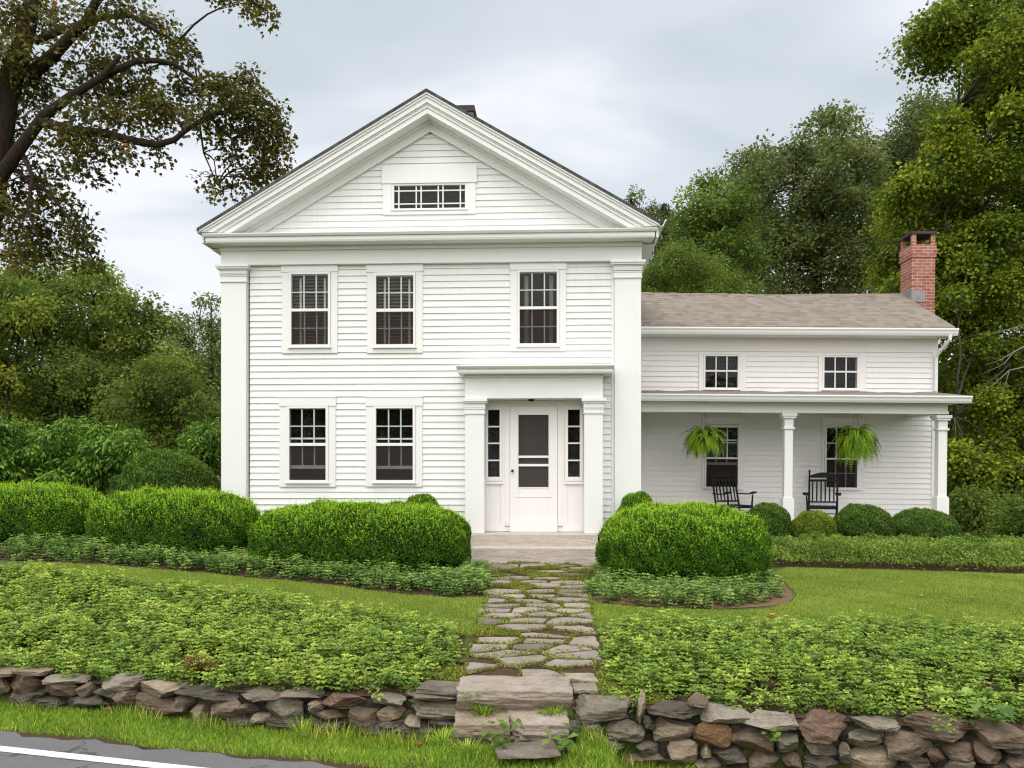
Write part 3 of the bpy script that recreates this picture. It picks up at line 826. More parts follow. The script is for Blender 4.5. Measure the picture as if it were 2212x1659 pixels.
# wing roof: a slightly sagging sheet of shingles
uE = wu(2061, -.42)
r = MB(); N = 30; M_ = 10
def rz(u, q):   # q 0 eave .. 1 ridge
    return ZEV+.012+(ZRG-ZEV)*q+.016*math.sin(u*1.1+.6)*q+.006*math.sin(u*2.9)*q-.018*math.sin(math.pi*q)*(.6+.4*math.sin(u*.8))
for side_ in (0, 1):
    base = len(r.v)
    for lay in (0, -.045):
        for i in range(N+1):
            u = -1.2+(uE+1.2)*i/N
            for j in range(M_+1):
                q = j/M_; w = -.44+(RW+.44)*q
                if side_: w = 2*RW-w
                r.v.append((u, w, rz(u, q)+lay))
    off = (N+1)*(M_+1)
    for i in range(N):
        for j in range(M_):
            a = base+i*(M_+1)+j
            r.f.append((a, a+M_+1, a+M_+2, a+1)); r.f.append((a+off, a+off+1, a+off+M_+2, a+off+M_+1))
    for i in range(N):
        a = base+i*(M_+1); r.f.append((a, a+off, a+off+M_+1, a+M_+1))
    for j in range(M_):
        a = base+N*(M_+1)+j; r.f.append((a, a+off, a+off+1, a+1))
wroof = r.build('wing_roof', ROOF_WING, HOUSE, WT)
cap = MB()
for i in range(24):
    u0 = -.4+(uE+.4)*i/24; u1 = -.4+(uE+.4)*(i+1.25)/24; u1 = min(u1, uE)
    z = rz((u0+u1)/2, 1); e = .004*(i % 2)
    cap.add([(u0, RW-.16, z-.075+e), (u1, RW-.16, z-.068+e), (u1, RW, z+.022+e), (u0, RW, z+.014+e), (u1, RW+.16, z-.068+e), (u0, RW+.16, z-.075+e)], [(0, 1, 2, 3), (3, 2, 4, 5)])
cap.build('ridge_cap', ROOF_WING, wroof)
# eave gutter of the wing
def kgutter(name, y, z, x0, x1, h, parent_T, d=.12):
    g = [(0, 0), (0, -h), (-.06, -h*1.02), (-.085, -h*.72), (-.098, -h*.42), (-d, -h*.2), (-d, .0), (-d+.01, .0), (-.088, -h*.42), (-.07, -h*.75), (-.01, -h*.9), (-.01, 0)]
    return MB().prism_x([(y+a, z+b) for a, b in g], x0, x1).build(name, METALW, HOUSE, parent_T)
kgutter('wing_gutter', -.445, wz(1700, 708, -.5), -1.0, wu(2067, -.5), wz(1700, 708, -.5)-wz(1700, 723, -.5), WT)
fa = MB().box(-.3, uE-.03, -.44, -.40, ZE-.02, ZEV-.04); fa.build('wing_fascia', PAINT_WING, HOUSE, WT)
ds = MB()
du = wu(2020, -.05)
ds.tube([(du+.10, -.50, ZE-.02), (du+.10, -.49, ZE-.10), (du+.05, -.30, ZE-.24), (du+.0, -.10, ZE-.40), (du-.0, -.075, ZE-.50), (du-.0, -.075, wz(2020, 846)+.0)], .038, 8)
ds.build('downspout', METALW, HOUSE, WT)
# side window of the wing seen edge-on
za, zb2 = wz(2030, 816), wz(2030, 742)
sw = MB().box(uR-.01, uR+.055, .30, .38, za, zb2); sw.box(uR-.01, uR+.055, 1.1, 1.18, za, zb2); sw.box(uR-.01, uR+.055, .381, 1.099, zb2-.09, zb2); sw.box(uR-.01, uR+.07, .28, 1.2, za-.06, za-.001)
zmid = (za+zb2)/2
sw.box(uR-.01, uR+.05, .381, 1.099, zmid-.02, zmid+.02)
swo = sw.build('side_window', PAINT_WING, HOUSE, WT, .004)
MB().box(uR+.005, uR+.01, .38, 1.1, za, zb2-.09).build('pane', GLASS, swo)

# brick chimney at the gable end
cw0 = 1.75; cuL = wu(1967, cw0); cuR = wu(2017, cw0); cT = wz(1990, 500, cw0)
zsh = wz(1990, 528, cw0); zbk = wz(1990, 546, cw0)
cd = .66
c = MB().box(cuL, cuR, cw0, cw0+cd, -.4, wz(1990, 556, cw0))
c.box(cuL-.02, cuR+.02, cw0-.02, cw0+cd+.02, wz(1990, 556, cw0)+.001, zsh)
wch = c.build('chimney', BRICK, wroof)
wch['label'] = 'red brick chimney with an open capped top'
pz = .095
for x0 in (cuL, cuR-pz):
    for y0 in (cw0, cw0+cd-pz):
        MB().box(x0, x0+pz, y0, y0+pz, zsh+.001, cT-.06).build('chimney_pier', BRICK, wch)
cc = MB().box(cuL-.03, cuR+.03, cw0-.03, cw0+cd+.03, cT-.059, cT); cc.box(cuL+.05, cuR-.05, cw0+.05, cw0+cd-.05, zsh+.001, zsh+.01)
cc.build('chimney_cap', SOOT, wch, None, .01)
fl = MB(); zq = wz(1967, 643, cw0)
fl.box(cuL-.012, cuL+.30, cw0-.012, cw0-.001, zq-.10, zq+.17); fl.box(cuL-.012, cuL-.001, cw0, cw0+.4, zq-.05, zq+.22)
fl.build('flashing', LEAD, wch)

# ---- porch
pr = MB()
zgb, zgt = wz(1700, 867.5, -1.95), wz(1700, 852.5, -1.95)
uPE = wu(2094, -1.85)
zj = wz(1700, 846.5)
base = []
rr = MB(); n = 40
for i in range(n+1):
    u = -.45+(uPE+.45)*i/n
    dz = .006*math.sin(u*5.1)+.006*math.sin(u*8.7+1)+.004*random.uniform(-1, 1)
    rr.v += [(u, -1.90, zgt+.004+dz*.3), (u, .0, zj+.012+dz), (u, -1.90, zgt-.03), (u, .0, zj-.045)]
for i in range(n):
    a = 4*i; b = a+4
    rr.f += [(a, b, b+1, a+1), (a+2, a+3, b+3, b+2), (a, a+2, b+2, b), (a+1, b+1, b+3, a+3)]
rr.f += [(4*n, 4*n+2, 4*n+3, 4*n+1), (0, 1, 3, 2)]
rr.build('porch_roof', ROOF_WING, HOUSE, WT)
kgutter('porch_gutter', -1.875, zgt, -.45, wu(2099, -1.95), zgt-zgb, WT)
bz0, bz1 = wz(1700, 892.5, PF), wz(1700, 870, PF)
uPR = wu(2043, PF)
pb = MB().box(-.40, uPR, PF-.09, PF+.09, bz0, bz1)
pb.box(-.40, uPR+.012, PF-.105, PF-.091, bz0, bz0+.05)
pb.box(uPR-.17, uPR, PF+.091, -.03, bz0, bz1)
pb.build('porch_beam', PAINT_WING, HOUSE, WT, .005)
ps = MB().box(-.40, uPE-.03, -1.87, PF-.04, bz1+.001, bz1+.02)
ps.box(-.4, uPE-.03, -1.875, -1.85, bz1+.02, zgt-.035)
ps.box(-.40, uPE-.03, PF-.039, -.03, bz1+.05, bz1+.07)
ps.prism_x([(-1.86, zgt-.04), (-.02, zj-.06), (-.02, bz1+.02), (-1.86, bz1+.02)], uPE-.03, uPE-.01)
ps.build('porch_ceiling', PAINT_WING, HOUSE, WT, .003)
for i, (a, b, c0, c1, p0, p1, yc, yr, yp) in enumerate(((1693, 1711, 1685, 1717.5, 1691.5, 1715.5, 893, 925, 1077), (2023.5, 2042.5, 2018.5, 2052, 2019.5, 2046, 897.5, 928, 1075))):
    U = lambda x: wu(x, PF)
    m = (U(a)+U(b))/2; hw = (U(b)-U(a))/2
    zt, zp = wz((a+b)/2, yc, PF), wz((a+b)/2, yp, PF); zrg = wz((a+b)/2, yr, PF)
    post = MB().box(m-hw, m+hw, PF-hw, PF+hw, FL, zt-.09).build('porch_post', PAINT2, HOUSE, WT, .006)
    c = MB(); hc = (U(c1)-U(c0))/2
    c.box(m-hc, m+hc, PF-hc, PF+hc, zt-.062, zt-.001); c.box(m-hc*.86, m+hc*.86, PF-hc*.86, PF+hc*.86, zt-.105, zt-.063)
    c.box(m-hw-.03, m+hw+.03, PF-hw-.03, PF+hw+.03, zrg-.02, zrg+.02); c.box(m-hw-.006, m+hw+.006, PF-hw-.006, PF+hw+.006, zrg+.0195, zt-.1045)
    c.build('capital', PAINT2, post, None, .005)
    b_ = MB(); hp = (U(p1)-U(p0))/2
    b_.box(m-hp, m+hp, PF-hp, PF+hp, FL+.001, zp); b_.box(m-hp*.9, m+hp*.9, PF-hp*.9, PF+hp*.9, zp+.001, zp+.025)
    b_.build('plinth', PAINT2, post, None, .006)
MB().box(-.40, uPR+.02, PF-.2, -.025, FL-.12, FL-.001).build('porch_floor', mat_flat('porch_deck_paint', (.50, .49, .47), .6, .3, .15, 5), HOUSE, WT, .006)
MB().box(-.40, uPR, PF-.16, PF-.11, -.55, FL-.121).build('porch_skirt', PAINT_WING, HOUSE, WT)
# ------------------------------------------------------------------ ground, road
def ground_sheet():
    ts = np.concatenate([[-70, -40, -20, -12, -8, -6, -4.5], np.arange(-3.5, -.2, .12), np.arange(-.2, .5, .03), np.arange(.5, 14, .25), [15, 17, 20, 24, 30, 40, 60, 90, 140, 220, 400, 700]])
    xs = np.concatenate([[-500, -250, -120, -70, -45, -30, -22, -16], np.arange(-13, 13, .2), [13.5, 16, 22, 30, 45, 70, 120, 250, 500]])
    X, Tt = np.meshgrid(xs, ts); Y = WALL0+WALLK*X+Tt
    Z = ground(X, Y)-.0
    V = np.stack([X, Y, Z], -1).reshape(-1, 3)
    nx = len(xs); a = (np.arange(len(ts)-1)[:, None]*nx+np.arange(nx-1)[None]).ravel()
    Fq = np.stack([a, a+1, a+nx+1, a+nx], 1)
    tag(np_mesh('lawn_ground', V, [Fq], [np.zeros(len(Fq))], GROUND, smooth=True), kind='structure')
ground_sheet()
# road: its edge runs from (-4.1, 7.1) to (-1.4, 6.3)
RK = -.285
def road_y(x): return 5.92+RK*x
def sheet(name, mat, y0f, y1f, z, xs, kind='structure'):
    v = []; f = []
    for i, x in enumerate(xs):
        v += [(x, y0f(x), z), (x, y1f(x), z)]
        if i: f.append((2*i-2, 2*i, 2*i+1, 2*i-1))
    m = MB(); m.add(v, f); return tag(m.build(name, mat, recalc=False), kind=kind)
xs = [-60, -30, -15]+[x*.12 for x in range(-90, 60)]+[15, 30, 60]
rough = {x: .035*math.sin(x*7.3)+.03*math.sin(x*17.1+1)+random.uniform(-.012, .012) for x in xs}
sheet('road', ASPHALT, lambda x: road_y(x)-6.4, lambda x: road_y(x)+rough[x], .020, xs)
sheet('road_marking', LINE, lambda x: road_y(x)-.405, lambda x: road_y(x)-.295, .0245, xs)
sheet('road_shoulder', SOIL, lambda x: road_y(x)-.01, lambda x: road_y(x)+.16+rough[x]*1.6, .012, xs)

# ------------------------------------------------------------------ stones
def rock_mesh(size, seed, cuts=11, strata=.5, rough=.05, n=9, sq=.55):
    rnd = random.Random(seed)
    vs = []; fs = []; idx = {}
    def vert(p):
        k = tuple(round(c, 5) for c in p)
        if k not in idx: idx[k] = len(vs); vs.append(Vector(p))
        return idx[k]
    for ax in range(3):
        for sg in (-1, 1):
            for i in range(n):
                for j in range(n):
                    q = []
                    for di, dj in ((0, 0), (1, 0), (1, 1), (0, 1)):
                        a = -1+2*(i+di)/n; b = -1+2*(j+dj)/n
                        p = [0, 0, 0]; p[ax] = sg; p[(ax+1) % 3] = a; p[(ax+2) % 3] = b
                        q.append(vert(p))
                    fs.append(tuple(q) if sg > 0 else tuple(reversed(q)))
    planes = []
    for k in range(cuts):
        d = Vector((rnd.gauss(0, 1), rnd.gauss(0, 1), rnd.gauss(0, .8))).normalized()
        planes.append((d, rnd.uniform(.66, 1.0)))
    o = Vector((rnd.uniform(-50, 50), rnd.uniform(-50, 50), rnd.uniform(-50, 50)))
    out = []
    for p in vs:
        s = p.normalized(); q = p.lerp(s*1.12, 1-sq)
        for d, h in planes:
            e = q.dot(d)-h
            if e > 0: q = q-d*e
        nz = noise.noise(q*1.4+o)*.05+noise.noise(Vector((q.x*1.6, q.y*1.6, q.z*5))+o)*.11*strata+noise.noise(q*5+o)*rough
        q = q+s*nz
        out.append(Vector((q.x*size[0]/2, q.y*size[1]/2, q.z*size[2]/2)))
    return out, fs

def rock(name, mat, loc, size, seed, rot=(0, 0, 0), parent=None, cuts=11, strata=.5, rough=.05, sq=.55, n=9):
    vs, fs = rock_mesh(size, seed, cuts, strata, rough, n, sq)
    R = Matrix.Rotation(rot[2], 3, 'Z') @ Matrix.Rotation(rot[1], 3, 'Y') @ Matrix.Rotation(rot[0], 3, 'X')
    m = MB(); m.add([R @ v for v in vs], fs)
    o = m.build(name, mat, parent, None, 0, False, recalc=False)
    o.location = loc
    return o

WANG = math.atan(WALLK)
def on_wall(px, py, t=0.0):
    k = (px-CX)/F_; Y = (WALL0+t)/(1-WALLK*k)
    return Vector((k*Y, Y, E-(py-YH)/F_*Y))

def wall_stones(thing_, org, rows, seed0):
    for i, (x0, y0, x1, y1, m, top) in enumerate(rows):
        r = random.Random(seed0+i)
        dep = r.uniform(.30, .38) if top else r.uniform(.22, .30)
        tf = 0.0 if top else r.uniform(.0, .035)
        yt = y0+(17 if top else 0)
        a = on_wall(x0, (yt+y1)/2, tf); b = on_wall(x1, (yt+y1)/2, tf)
        zt = on_wall((x0+x1)/2, yt, tf).z; zb = on_wall((x0+x1)/2, y1, tf).z
        wid = (b-a).length*1.07; hgt = (zt-zb)*1.14+.012
        c = (a+b)/2; nrm = Vector((-math.sin(WANG), math.cos(WANG), 0))
        c = c+nrm*(dep/2); c.z = (zt+zb)/2
        slate = m in ('dark', 'moss')
        rot = (r.uniform(-.05, .05), r.uniform(-.03, .03), WANG+r.uniform(-.05, .05))
        rock('stone', STONES[m], c-Vector(org), (wid, dep, hgt), seed0+i*7, rot, thing_,
             cuts=20 if m not in ('orange',) else 10, strata=1.1 if slate else .45, sq=.74 if m != 'orange' else .3, n=12)
    return

LEFT = [(-62,1432,8,1466,'tan',1),(0,1434,75,1462,'tan',1),(68,1451,182,1484,'light',1),(182,1453,283,1505,'light',1),(281,1461,383,1512,'tan',1),(362,1478,497,1514,'dark',1),
 (494,1481,598,1520,'grey',1),(598,1485,686,1515,'grey',1),(676,1490,774,1538,'red',1),(785,1493,864,1527,'moss',1),(866,1490,987,1521,'moss',1),
 (865,1520,1007,1560,'moss',0),(2,1462,74,1505,'red',0),(-60,1466,4,1505,'brown',0),(80,1482,162,1510,'brown',0),(162,1482,191,1510,'brown',0),(56,1500,84,1513,'dark',0),(126,1510,224,1535,'dark',0),(190,1490,240,1512,'dark',0),(232,1500,282,1532,'brown',0),
 (272,1511,394,1550,'brown',0),(362,1510,404,1530,'grey',0),(402,1530,438,1556,'tan',0),(439,1518,514,1558,'brown',0),(512,1528,544,1547,'grey',0),(436,1508,480,1524,'grey',0),
 (552,1511,651,1556,'grey',0),(540,1548,574,1568,'tan',0),(652,1522,687,1542,'tan',0),(660,1540,736,1560,'brown',0),(735,1533,807,1583,'brown',0),(810,1535,864,1565,'tan',0),
 (865,1556,907,1577,'tan',0),(795,1570,981,1610,'dark',0),(905,1560,1000,1578,'dark',0),(655,1560,740,1590,'dark',0),(575,1556,660,1580,'dark',0),(0,1504,60,1530,'dark',0),(60,1512,130,1534,'dark',0),(225,1533,290,1556,'dark',0),(395,1553,450,1570,'dark',0),(450,1557,545,1574,'dark',0),(800,1563,866,1574,'dark',0)]
RIGHT = [(1233,1500,1373,1566,'grey',1),(1372,1508,1394,1570,'tan',0),(1386,1514,1511,1560,'dark',1),(1481,1500,1538,1536,'brown',1),(1518,1528,1625,1572,'light',1),(1606,1532,1733,1590,'light',1),(1727,1539,1850,1604,'red',1),(1846,1546,1962,1591,'light',1),(1954,1540,2109,1613,'brown',1),(2103,1555,2230,1613,'brown',1),(2225,1556,2330,1612,'grey',1),
 (1241,1556,1298,1602,'moss',0),(1298,1565,1388,1608,'moss',0),(1386,1556,1416,1582,'dark',0),(1401,1563,1500,1608,'tan',0),(1501,1566,1578,1620,'orange',0),(1578,1578,1671,1626,'brown',0),(1678,1588,1736,1627,'grey',0),(1738,1605,1813,1641,'grey',0),(1832,1588,1923,1620,'moss',0),(1921,1592,2024,1643,'brown',0),(1811,1618,1846,1657,'grey',0),
 (1245,1601,1360,1632,'moss',0),(1369,1610,1428,1641,'grey',0),(1433,1609,1513,1658,'tan',0),(1513,1616,1540,1645,'tan',0),(1537,1624,1614,1664,'dark',0),(1619,1628,1687,1670,'brown',0),(1695,1633,1737,1672,'brown',0),(1738,1640,1818,1676,'dark',0),(1839,1625,1942,1682,'tan',0),(1944,1642,2012,1676,'dark',0),(2009,1628,2047,1654,'red',0),(2045,1618,2121,1656,'brown',0),(2109,1617,2171,1660,'brown',0),(2170,1612,2230,1640,'dark',0),(2174,1638,2240,1672,'brown',0),
 (1335,1634,1436,1662,'brown',0),(1262,1630,1336,1656,'dark',0),(1664,1590,1682,1606,'dark',0),(1500,1650,1560,1690,'grey',0),(1560,1664,1640,1700,'brown',0),(1680,1668,1760,1702,'dark',0),(1940,1672,2040,1705,'brown',0),(2040,1655,2120,1700,'grey',0),(2120,1660,2230,1702,'dark',0),(2240,1612,2330,1660,'brown',0),(2240,1660,2330,1700,'dark',0)]
lw = on_wall(500, 1530); rw_ = on_wall(1700, 1600)
LW = thing('dry_stone_wall', 'low dry stone wall left of the stone steps, stacked from flat grey and brown slabs', 'stone wall', (lw.x, lw.y, .02), 0, 'dry stone walls along the road')
RWL = thing('dry_stone_wall', 'taller dry stone wall right of the stone steps, with a round rusty orange stone', 'stone wall', (rw_.x, rw_.y, .02), 0, 'dry stone walls along the road')
wall_stones(LW, LW.location, LEFT, 100); wall_stones(RWL, RWL.location, RIGHT, 500)
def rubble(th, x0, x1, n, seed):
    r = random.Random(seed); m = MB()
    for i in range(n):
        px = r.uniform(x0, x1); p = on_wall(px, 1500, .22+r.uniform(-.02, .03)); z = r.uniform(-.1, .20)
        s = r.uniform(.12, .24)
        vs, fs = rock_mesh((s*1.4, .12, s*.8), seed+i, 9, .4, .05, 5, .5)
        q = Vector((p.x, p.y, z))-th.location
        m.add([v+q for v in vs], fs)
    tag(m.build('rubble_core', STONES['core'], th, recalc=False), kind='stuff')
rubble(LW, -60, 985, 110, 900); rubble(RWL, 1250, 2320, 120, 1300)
# loose slabs and the two big stone steps between the walls
def block(name, label, px0, px1, ytop0, ytop1, ybot, Yf, Yb, mat, seed, cat='stone step', strata=.32, group=None, rotz=0, sq=.955, n=20):
    xm = (px0+px1)/2
    zt = E-(ytop1-YH)/F_*Yf; zb = E-(ybot-YH)/F_*Yf
    x0 = (px0-CX)/F_*Yf; x1 = (px1-CX)/F_*Yf
    vs, fs = rock_mesh((x1-x0, Yb-Yf, zt-zb+.03), seed, 1, strata, .05, n, sq)
    hz2 = (zt-zb+.03)/2
    vs = [Vector((v.x, v.y+(.085*max(0, min(1, (.35*hz2-v.z)/hz2)) if v.y < 0 else 0), v.z)) for v in vs]
    m = MB(); R = Matrix.Rotation(rotz, 3, 'Z'); m.add([R @ v for v in vs], fs)
    o = m.build(name, mat, recalc=False); o.location = ((x0+x1)/2, (Yf+Yb)/2, (zt+zb)/2-.01)
    return tag(o, label, cat, group)
block('stone_step', 'broad upper stone step, a single thick pinkish grey slab between the wall ends', 986, 1238, 1461, 1495, 1545, 6.98, 7.50, STONES['pink'], 31, rotz=-.02)
block('stone_step', 'lower stone step, wide right-hand slab below the thick upper step', 1094, 1232, 1542, 1568, 1630, 6.62, 7.12, STONES['pink'], 33, rotz=-.03)
block('stone_step', 'lower stone step, shorter left-hand slab half hidden by weeds', 978, 1100, 1546, 1568, 1630, 6.66, 7.10, STONES['tan'], 37, rotz=.03)
block('stone_slab', 'flat grey slab sunk in the verge grass below the steps', 1070, 1210, 1618, 1636, 1638, 6.20, 6.56, STONES['grey'], 41, 'slab', .3, rotz=.12, sq=.8, n=12)
block('stone_slab', 'tilted grey slab lying behind the left wall end', 902, 1020, 1476, 1492, 1515, 7.12, 7.42, STONES['grey'], 43, 'slab', .4, rotz=-.2, n=10)
block('stone_slab', 'pale slab half buried in moss behind the right wall end', 1240, 1292, 1484, 1492, 1506, 7.18, 7.42, STONES['light'], 47, 'slab', .3, n=9)
block('small_upright_stone', 'small dark stone wedged between lower step and right wall', 1218, 1246, 1566, 1570, 1618, 6.66, 6.82, STONES['dark'], 53, 'stone', .5, n=8)

# entrance steps (granite), parallel to the house
ES = thing('entrance_steps', 'two broad pinkish granite steps below the white entry door', 'steps', HM @ Vector((1.9, -.8, -.0)), -.05)
def hloc(u, w, z): return HM @ Vector((u, w, z))
EI = Matrix.Translation(ES.location) @ Matrix.Rotation(-.05, 4, 'Z'); EI = EI.inverted() @ HM
def slab(name, u0, u1, w0, w1, z0, z1):
    vs, fs = rock_mesh((u1-u0, w1-w0, z1-z0), int(u0*100)+int(z1*1000), 0, .08, .010, 16, 1.0)
    vs = [Vector((max(-(u1-u0)/2, min((u1-u0)/2, v.x)), max(-(w1-w0)/2, min((w1-w0)/2, v.y)), max(-(z1-z0)/2, min((z1-z0)/2, v.z)))) for v in vs]
    m = MB(); m.add([EI @ (v+Vector(((u0+u1)/2, (w0+w1)/2, (z0+z1)/2))) for v in vs], fs)
    return m.build(name, STEP, ES, None, .006, recalc=False)
z2 = hz(1150, 1179.5, -.62); z3 = hz(1150, 1185.5, -1.06); z4 = hz(1150, 1212, -1.06)
slab('step', hu(1016, -.62), hu(1292, -.62), -.62, .02, z2-.05, Z0-.002)
slab('step', hu(1017, -1.06), hu(1292, -1.06), -1.06, -.60, z4-.08, z2)

# ------------------------------------------------------------------ flagstone path
pl = [(1000,1466),(1010,1420),(1022,1370),(1040,1310),(1056,1262),(1066,1240),(1036,1214)]
pr_ = [(1288,1458),(1288,1420),(1284,1370),(1284,1330),(1272,1270),(1270,1250),(1292,1214)]
PL = [on_ground(*p) for p in pl]; PR = [on_ground(*p) for p in pr_]
PATH_POLY = [(PL[0].x-.02, 7.36)]+[(p.x, p.y) for p in PL]+[(p.x, p.y) for p in reversed(PR)]+[(PR[0].x, 7.36)]
def edge_x(P, y):
    for a, b in zip(P[:-1], P[1:]):
        if min(a.y, b.y) <= y <= max(a.y, b.y):
            return a.x+(b.x-a.x)*(y-a.y)/((b.y-a.y) or 1)
    return P[0].x if y < P[0].y else P[-1].x
pv = []; pf = []
ys = np.linspace(7.40, max(p.y for p in PL), 60)
for i, y in enumerate(ys):
    a, b = edge_x(PL, y)-.01, edge_x(PR, y)+.01
    for k in range(6):
        x = a+(b-a)*k/5; pv.append((x, y, g1(x, y)+.008))
    if i:
        for k in range(5):
            q = (i-1)*6+k; pf.append((q, q+1, q+7, q+6))
m = MB(); m.add(pv, pf); PATH = tag(m.build('path', SOIL, recalc=False), kind='structure')
def clip_half(poly, nx, ny, d):
    """keep the part of a polygon where nx*x+ny*y <= d"""
    out = []
    for i in range(len(poly)):
        p, q = poly[i-1], poly[i]
        fp, fq = nx*p[0]+ny*p[1]-d, nx*q[0]+ny*q[1]-d
        if (fp <= 0) != (fq <= 0):
            t = fp/(fp-fq); out.append((p[0]+t*(q[0]-p[0]), p[1]+t*(q[1]-p[1])))
        if fq <= 0: out.append(q)
    return out
FLAGS = []   # stone outlines, for the moss
r = random.Random(8); seeds = []
y = 7.46; row = 0
while y < ys[-1]-.05:
    step = r.uniform(.25, .34)*(1+.035*(y-7)); a, b = edge_x(PL, y), edge_x(PR, y)
    n = max(2, round((b-a)/r.uniform(.40, .50)/(1+.02*(y-7))))
    for k in range(n):
        seeds.append((a+(b-a)*(k+.5+(.25 if row % 2 else -.12))/n+r.uniform(-.10, .10), y+r.uniform(-.09, .09)))
    y += step; row += 1
for i, (cx, cy) in enumerate(seeds):
    poly = [(cx-.6, cy-.45), (cx+.6, cy-.45), (cx+.6, cy+.45), (cx-.6, cy+.45)]
    for j, (qx, qy) in enumerate(seeds):
        if j == i or abs(qx-cx) > 1.3 or abs(qy-cy) > 1.0: continue
        nx, ny = qx-cx, (qy-cy)*1.7
        poly = clip_half(poly, nx, ny, (nx*(cx+qx)+ny*(cy+qy))/2)
    poly = clip_half(poly, 1, 0, edge_x(PR, cy)+r.uniform(-.04, .05)); poly = clip_half(poly, -1, 0, -(edge_x(PL, cy)+r.uniform(-.05, .04)))
    poly = clip_half(poly, 0, 1, ys[-1]-.01); poly = clip_half(poly, 0, -1, -7.42)
    if len(poly) < 3: continue
    area = abs(sum(poly[k-1][0]*poly[k][1]-poly[k][0]*poly[k-1][1] for k in range(len(poly))))/2
    if area < .012: continue
    if r.random() < (.40 if 11.9 < cy < 13.9 else .07): continue
    mx = sum(p[0] for p in poly)/len(poly); my = sum(p[1] for p in poly)/len(poly)
    g = r.uniform(.012, .032); ins = []
    for k in range(len(poly)):
        p, q = poly[k-1], poly[k]
        L = math.hypot(q[0]-p[0], q[1]-p[1]); m_ = max(1, int(L/.09))
        for e in range(m_):
            t = (e+(.16 if e == 0 else 0))/m_; x, yy = p[0]+t*(q[0]-p[0]), p[1]+t*(q[1]-p[1])
            dl = math.hypot(x-mx, yy-my) or 1; kk = max(.3, (dl-g-r.uniform(-.008, .014))/dl)
            ins.append((mx+(x-mx)*kk, my+(yy-my)*kk))
    FLAGS.append(ins)
    lift = r.uniform(.010, .026); tx, ty = r.uniform(-.025, .025), r.uniform(-.025, .025)
    mb = MB(); n = len(ins); z0 = g1(mx, my)
    for s_, dz in ((1.0, -.03), (1.0, lift-.008), (.975, lift)):
        for px, py in ins:
            X, Yy = mx+(px-mx)*s_, my+(py-my)*s_
            mb.v.append((X, Yy, z0+(dz+tx*(X-mx)+ty*(Yy-my)+(r.uniform(-.002, .002) if s_ < 1 else 0) if dz > 0 else dz)))
    mb.v.append((mx+r.uniform(-.05, .05), my+r.uniform(-.03, .03), z0+lift+r.uniform(-.004, .006)))
    for L in (0, 1):
        for k in range(n): mb.f.append((L*n+k, L*n+(k+1) % n, (L+1)*n+(k+1) % n, (L+1)*n+k))
    for k in range(n): mb.f.append((2*n+k, 2*n+(k+1) % n, 3*n))
    mb.build('flagstone', STONES[r.choice(['flag', 'flag', 'pink', 'pink', 'light', 'pink', 'grey'])], PATH, recalc=True)
def on_flag(x, y, grow=1.0):
    h = np.zeros(len(x), bool)
    for poly in FLAGS: h |= in_poly(x, y, poly)
    return h

# ------------------------------------------------------------------ grass
def grass(name, poly, n, h0, h1, wid, mat, lean=.5, keep=None, seed=1.0, dry=.06):
    p = rand_in_poly(n, poly)
    if keep is not None: p = p[keep(p[:, 0], p[:, 1])]
    n = len(p); X, Y = p[:, 0], p[:, 1]
    patch = lump(X, Y, 1.1, seed)*.5+lump(X, Y, 3.1, seed+1)*.35
    hgt = RNG.uniform(h0, h1, n)*(1+.35*patch)
    ang = RNG.uniform(0, 2*np.pi, n); ln = RNG.uniform(.1, 1, n)*lean
    D = np.stack([np.cos(ang)*ln, np.sin(ang)*ln, np.ones(n)], 1); D = unit(D)
    sd = RNG.uniform(0, 2*np.pi, n); S = np.stack([np.cos(sd), np.sin(sd), np.zeros(n)], 1)*(wid*RNG.uniform(.6, 1.3, n))[:, None]
    B = np.stack([X, Y, ground(X, Y)-.004], 1)
    mid = B+D*hgt[:, None]*.6; tip = B+D*hgt[:, None]*np.array([1.15, 1.15, .92])
    V = np.stack([B-S*.5, B+S*.5, mid+S*.38, mid-S*.38, tip], 1).reshape(-1, 3)
    k = np.arange(n)*5
    q = np.stack([k, k+1, k+2, k+3], 1); t = np.stack([k+3, k+2, k+4], 1)
    val = np.clip(.42+.22*patch+RNG.normal(0, .16, n), 0, 1); val[RNG.random(n) < dry] = RNG.uniform(.85, 1)
    return tag(np_mesh(name, V, [q, t], [val, val], mat), kind='stuff')
def gp(*pts): return [(on_ground(*p).x, on_ground(*p).y) for p in pts]
wl = lambda x, t: (x, WALL0+WALLK*x+t)
# ------------------------------------------------------------------ ground cover
G_LEFT = gp((-60,1236),(60,1236),(300,1262),(520,1288),(760,1326),(900,1350),(1005,1372))+[(PL[1].x-.03, PL[1].y-.2), (PL[0].x-.08, PL[0].y+.25), wl(-.72, .20), wl(-1.6, .10), wl(-3.0, .10), wl(-5.9, .10)]
G_LEFT = [wl(-9.5, .1)]+[(-9.5, 13.4)]+G_LEFT
G_RIGHT = [wl(.66, .34), wl(1.0, .10)]+[(PR[0].x+.02, PR[0].y+.1), (PR[1].x+.04, PR[1].y)]+gp((1290,1372),(1330,1352),(1480,1350),(1600,1358),(1700,1366),(1820,1356),(1960,1352),(2090,1366),(2180,1366),(2300,1372))+[wl(6.5, .08), wl(3.0, .08)]
S_LEFT = gp((1064,1290),(980,1292),(800,1276),(600,1252),(420,1236),(230,1222),(60,1212),(-40,1208))+[(-8.5, 14.6), (-4.5, 14.2), (-2.3, 13.5), (-.75, 13.8), (-.45, 14.6), (-.30, 13.4)]
S_RIGHT = gp((1256,1280),(1300,1306),(1420,1316),(1560,1316),(1650,1304),(1690,1290),(1690,1268))+[(3.85, 13.2), (2.0, 13.5), (1.30, 14.4), (1.24, 12.9)]
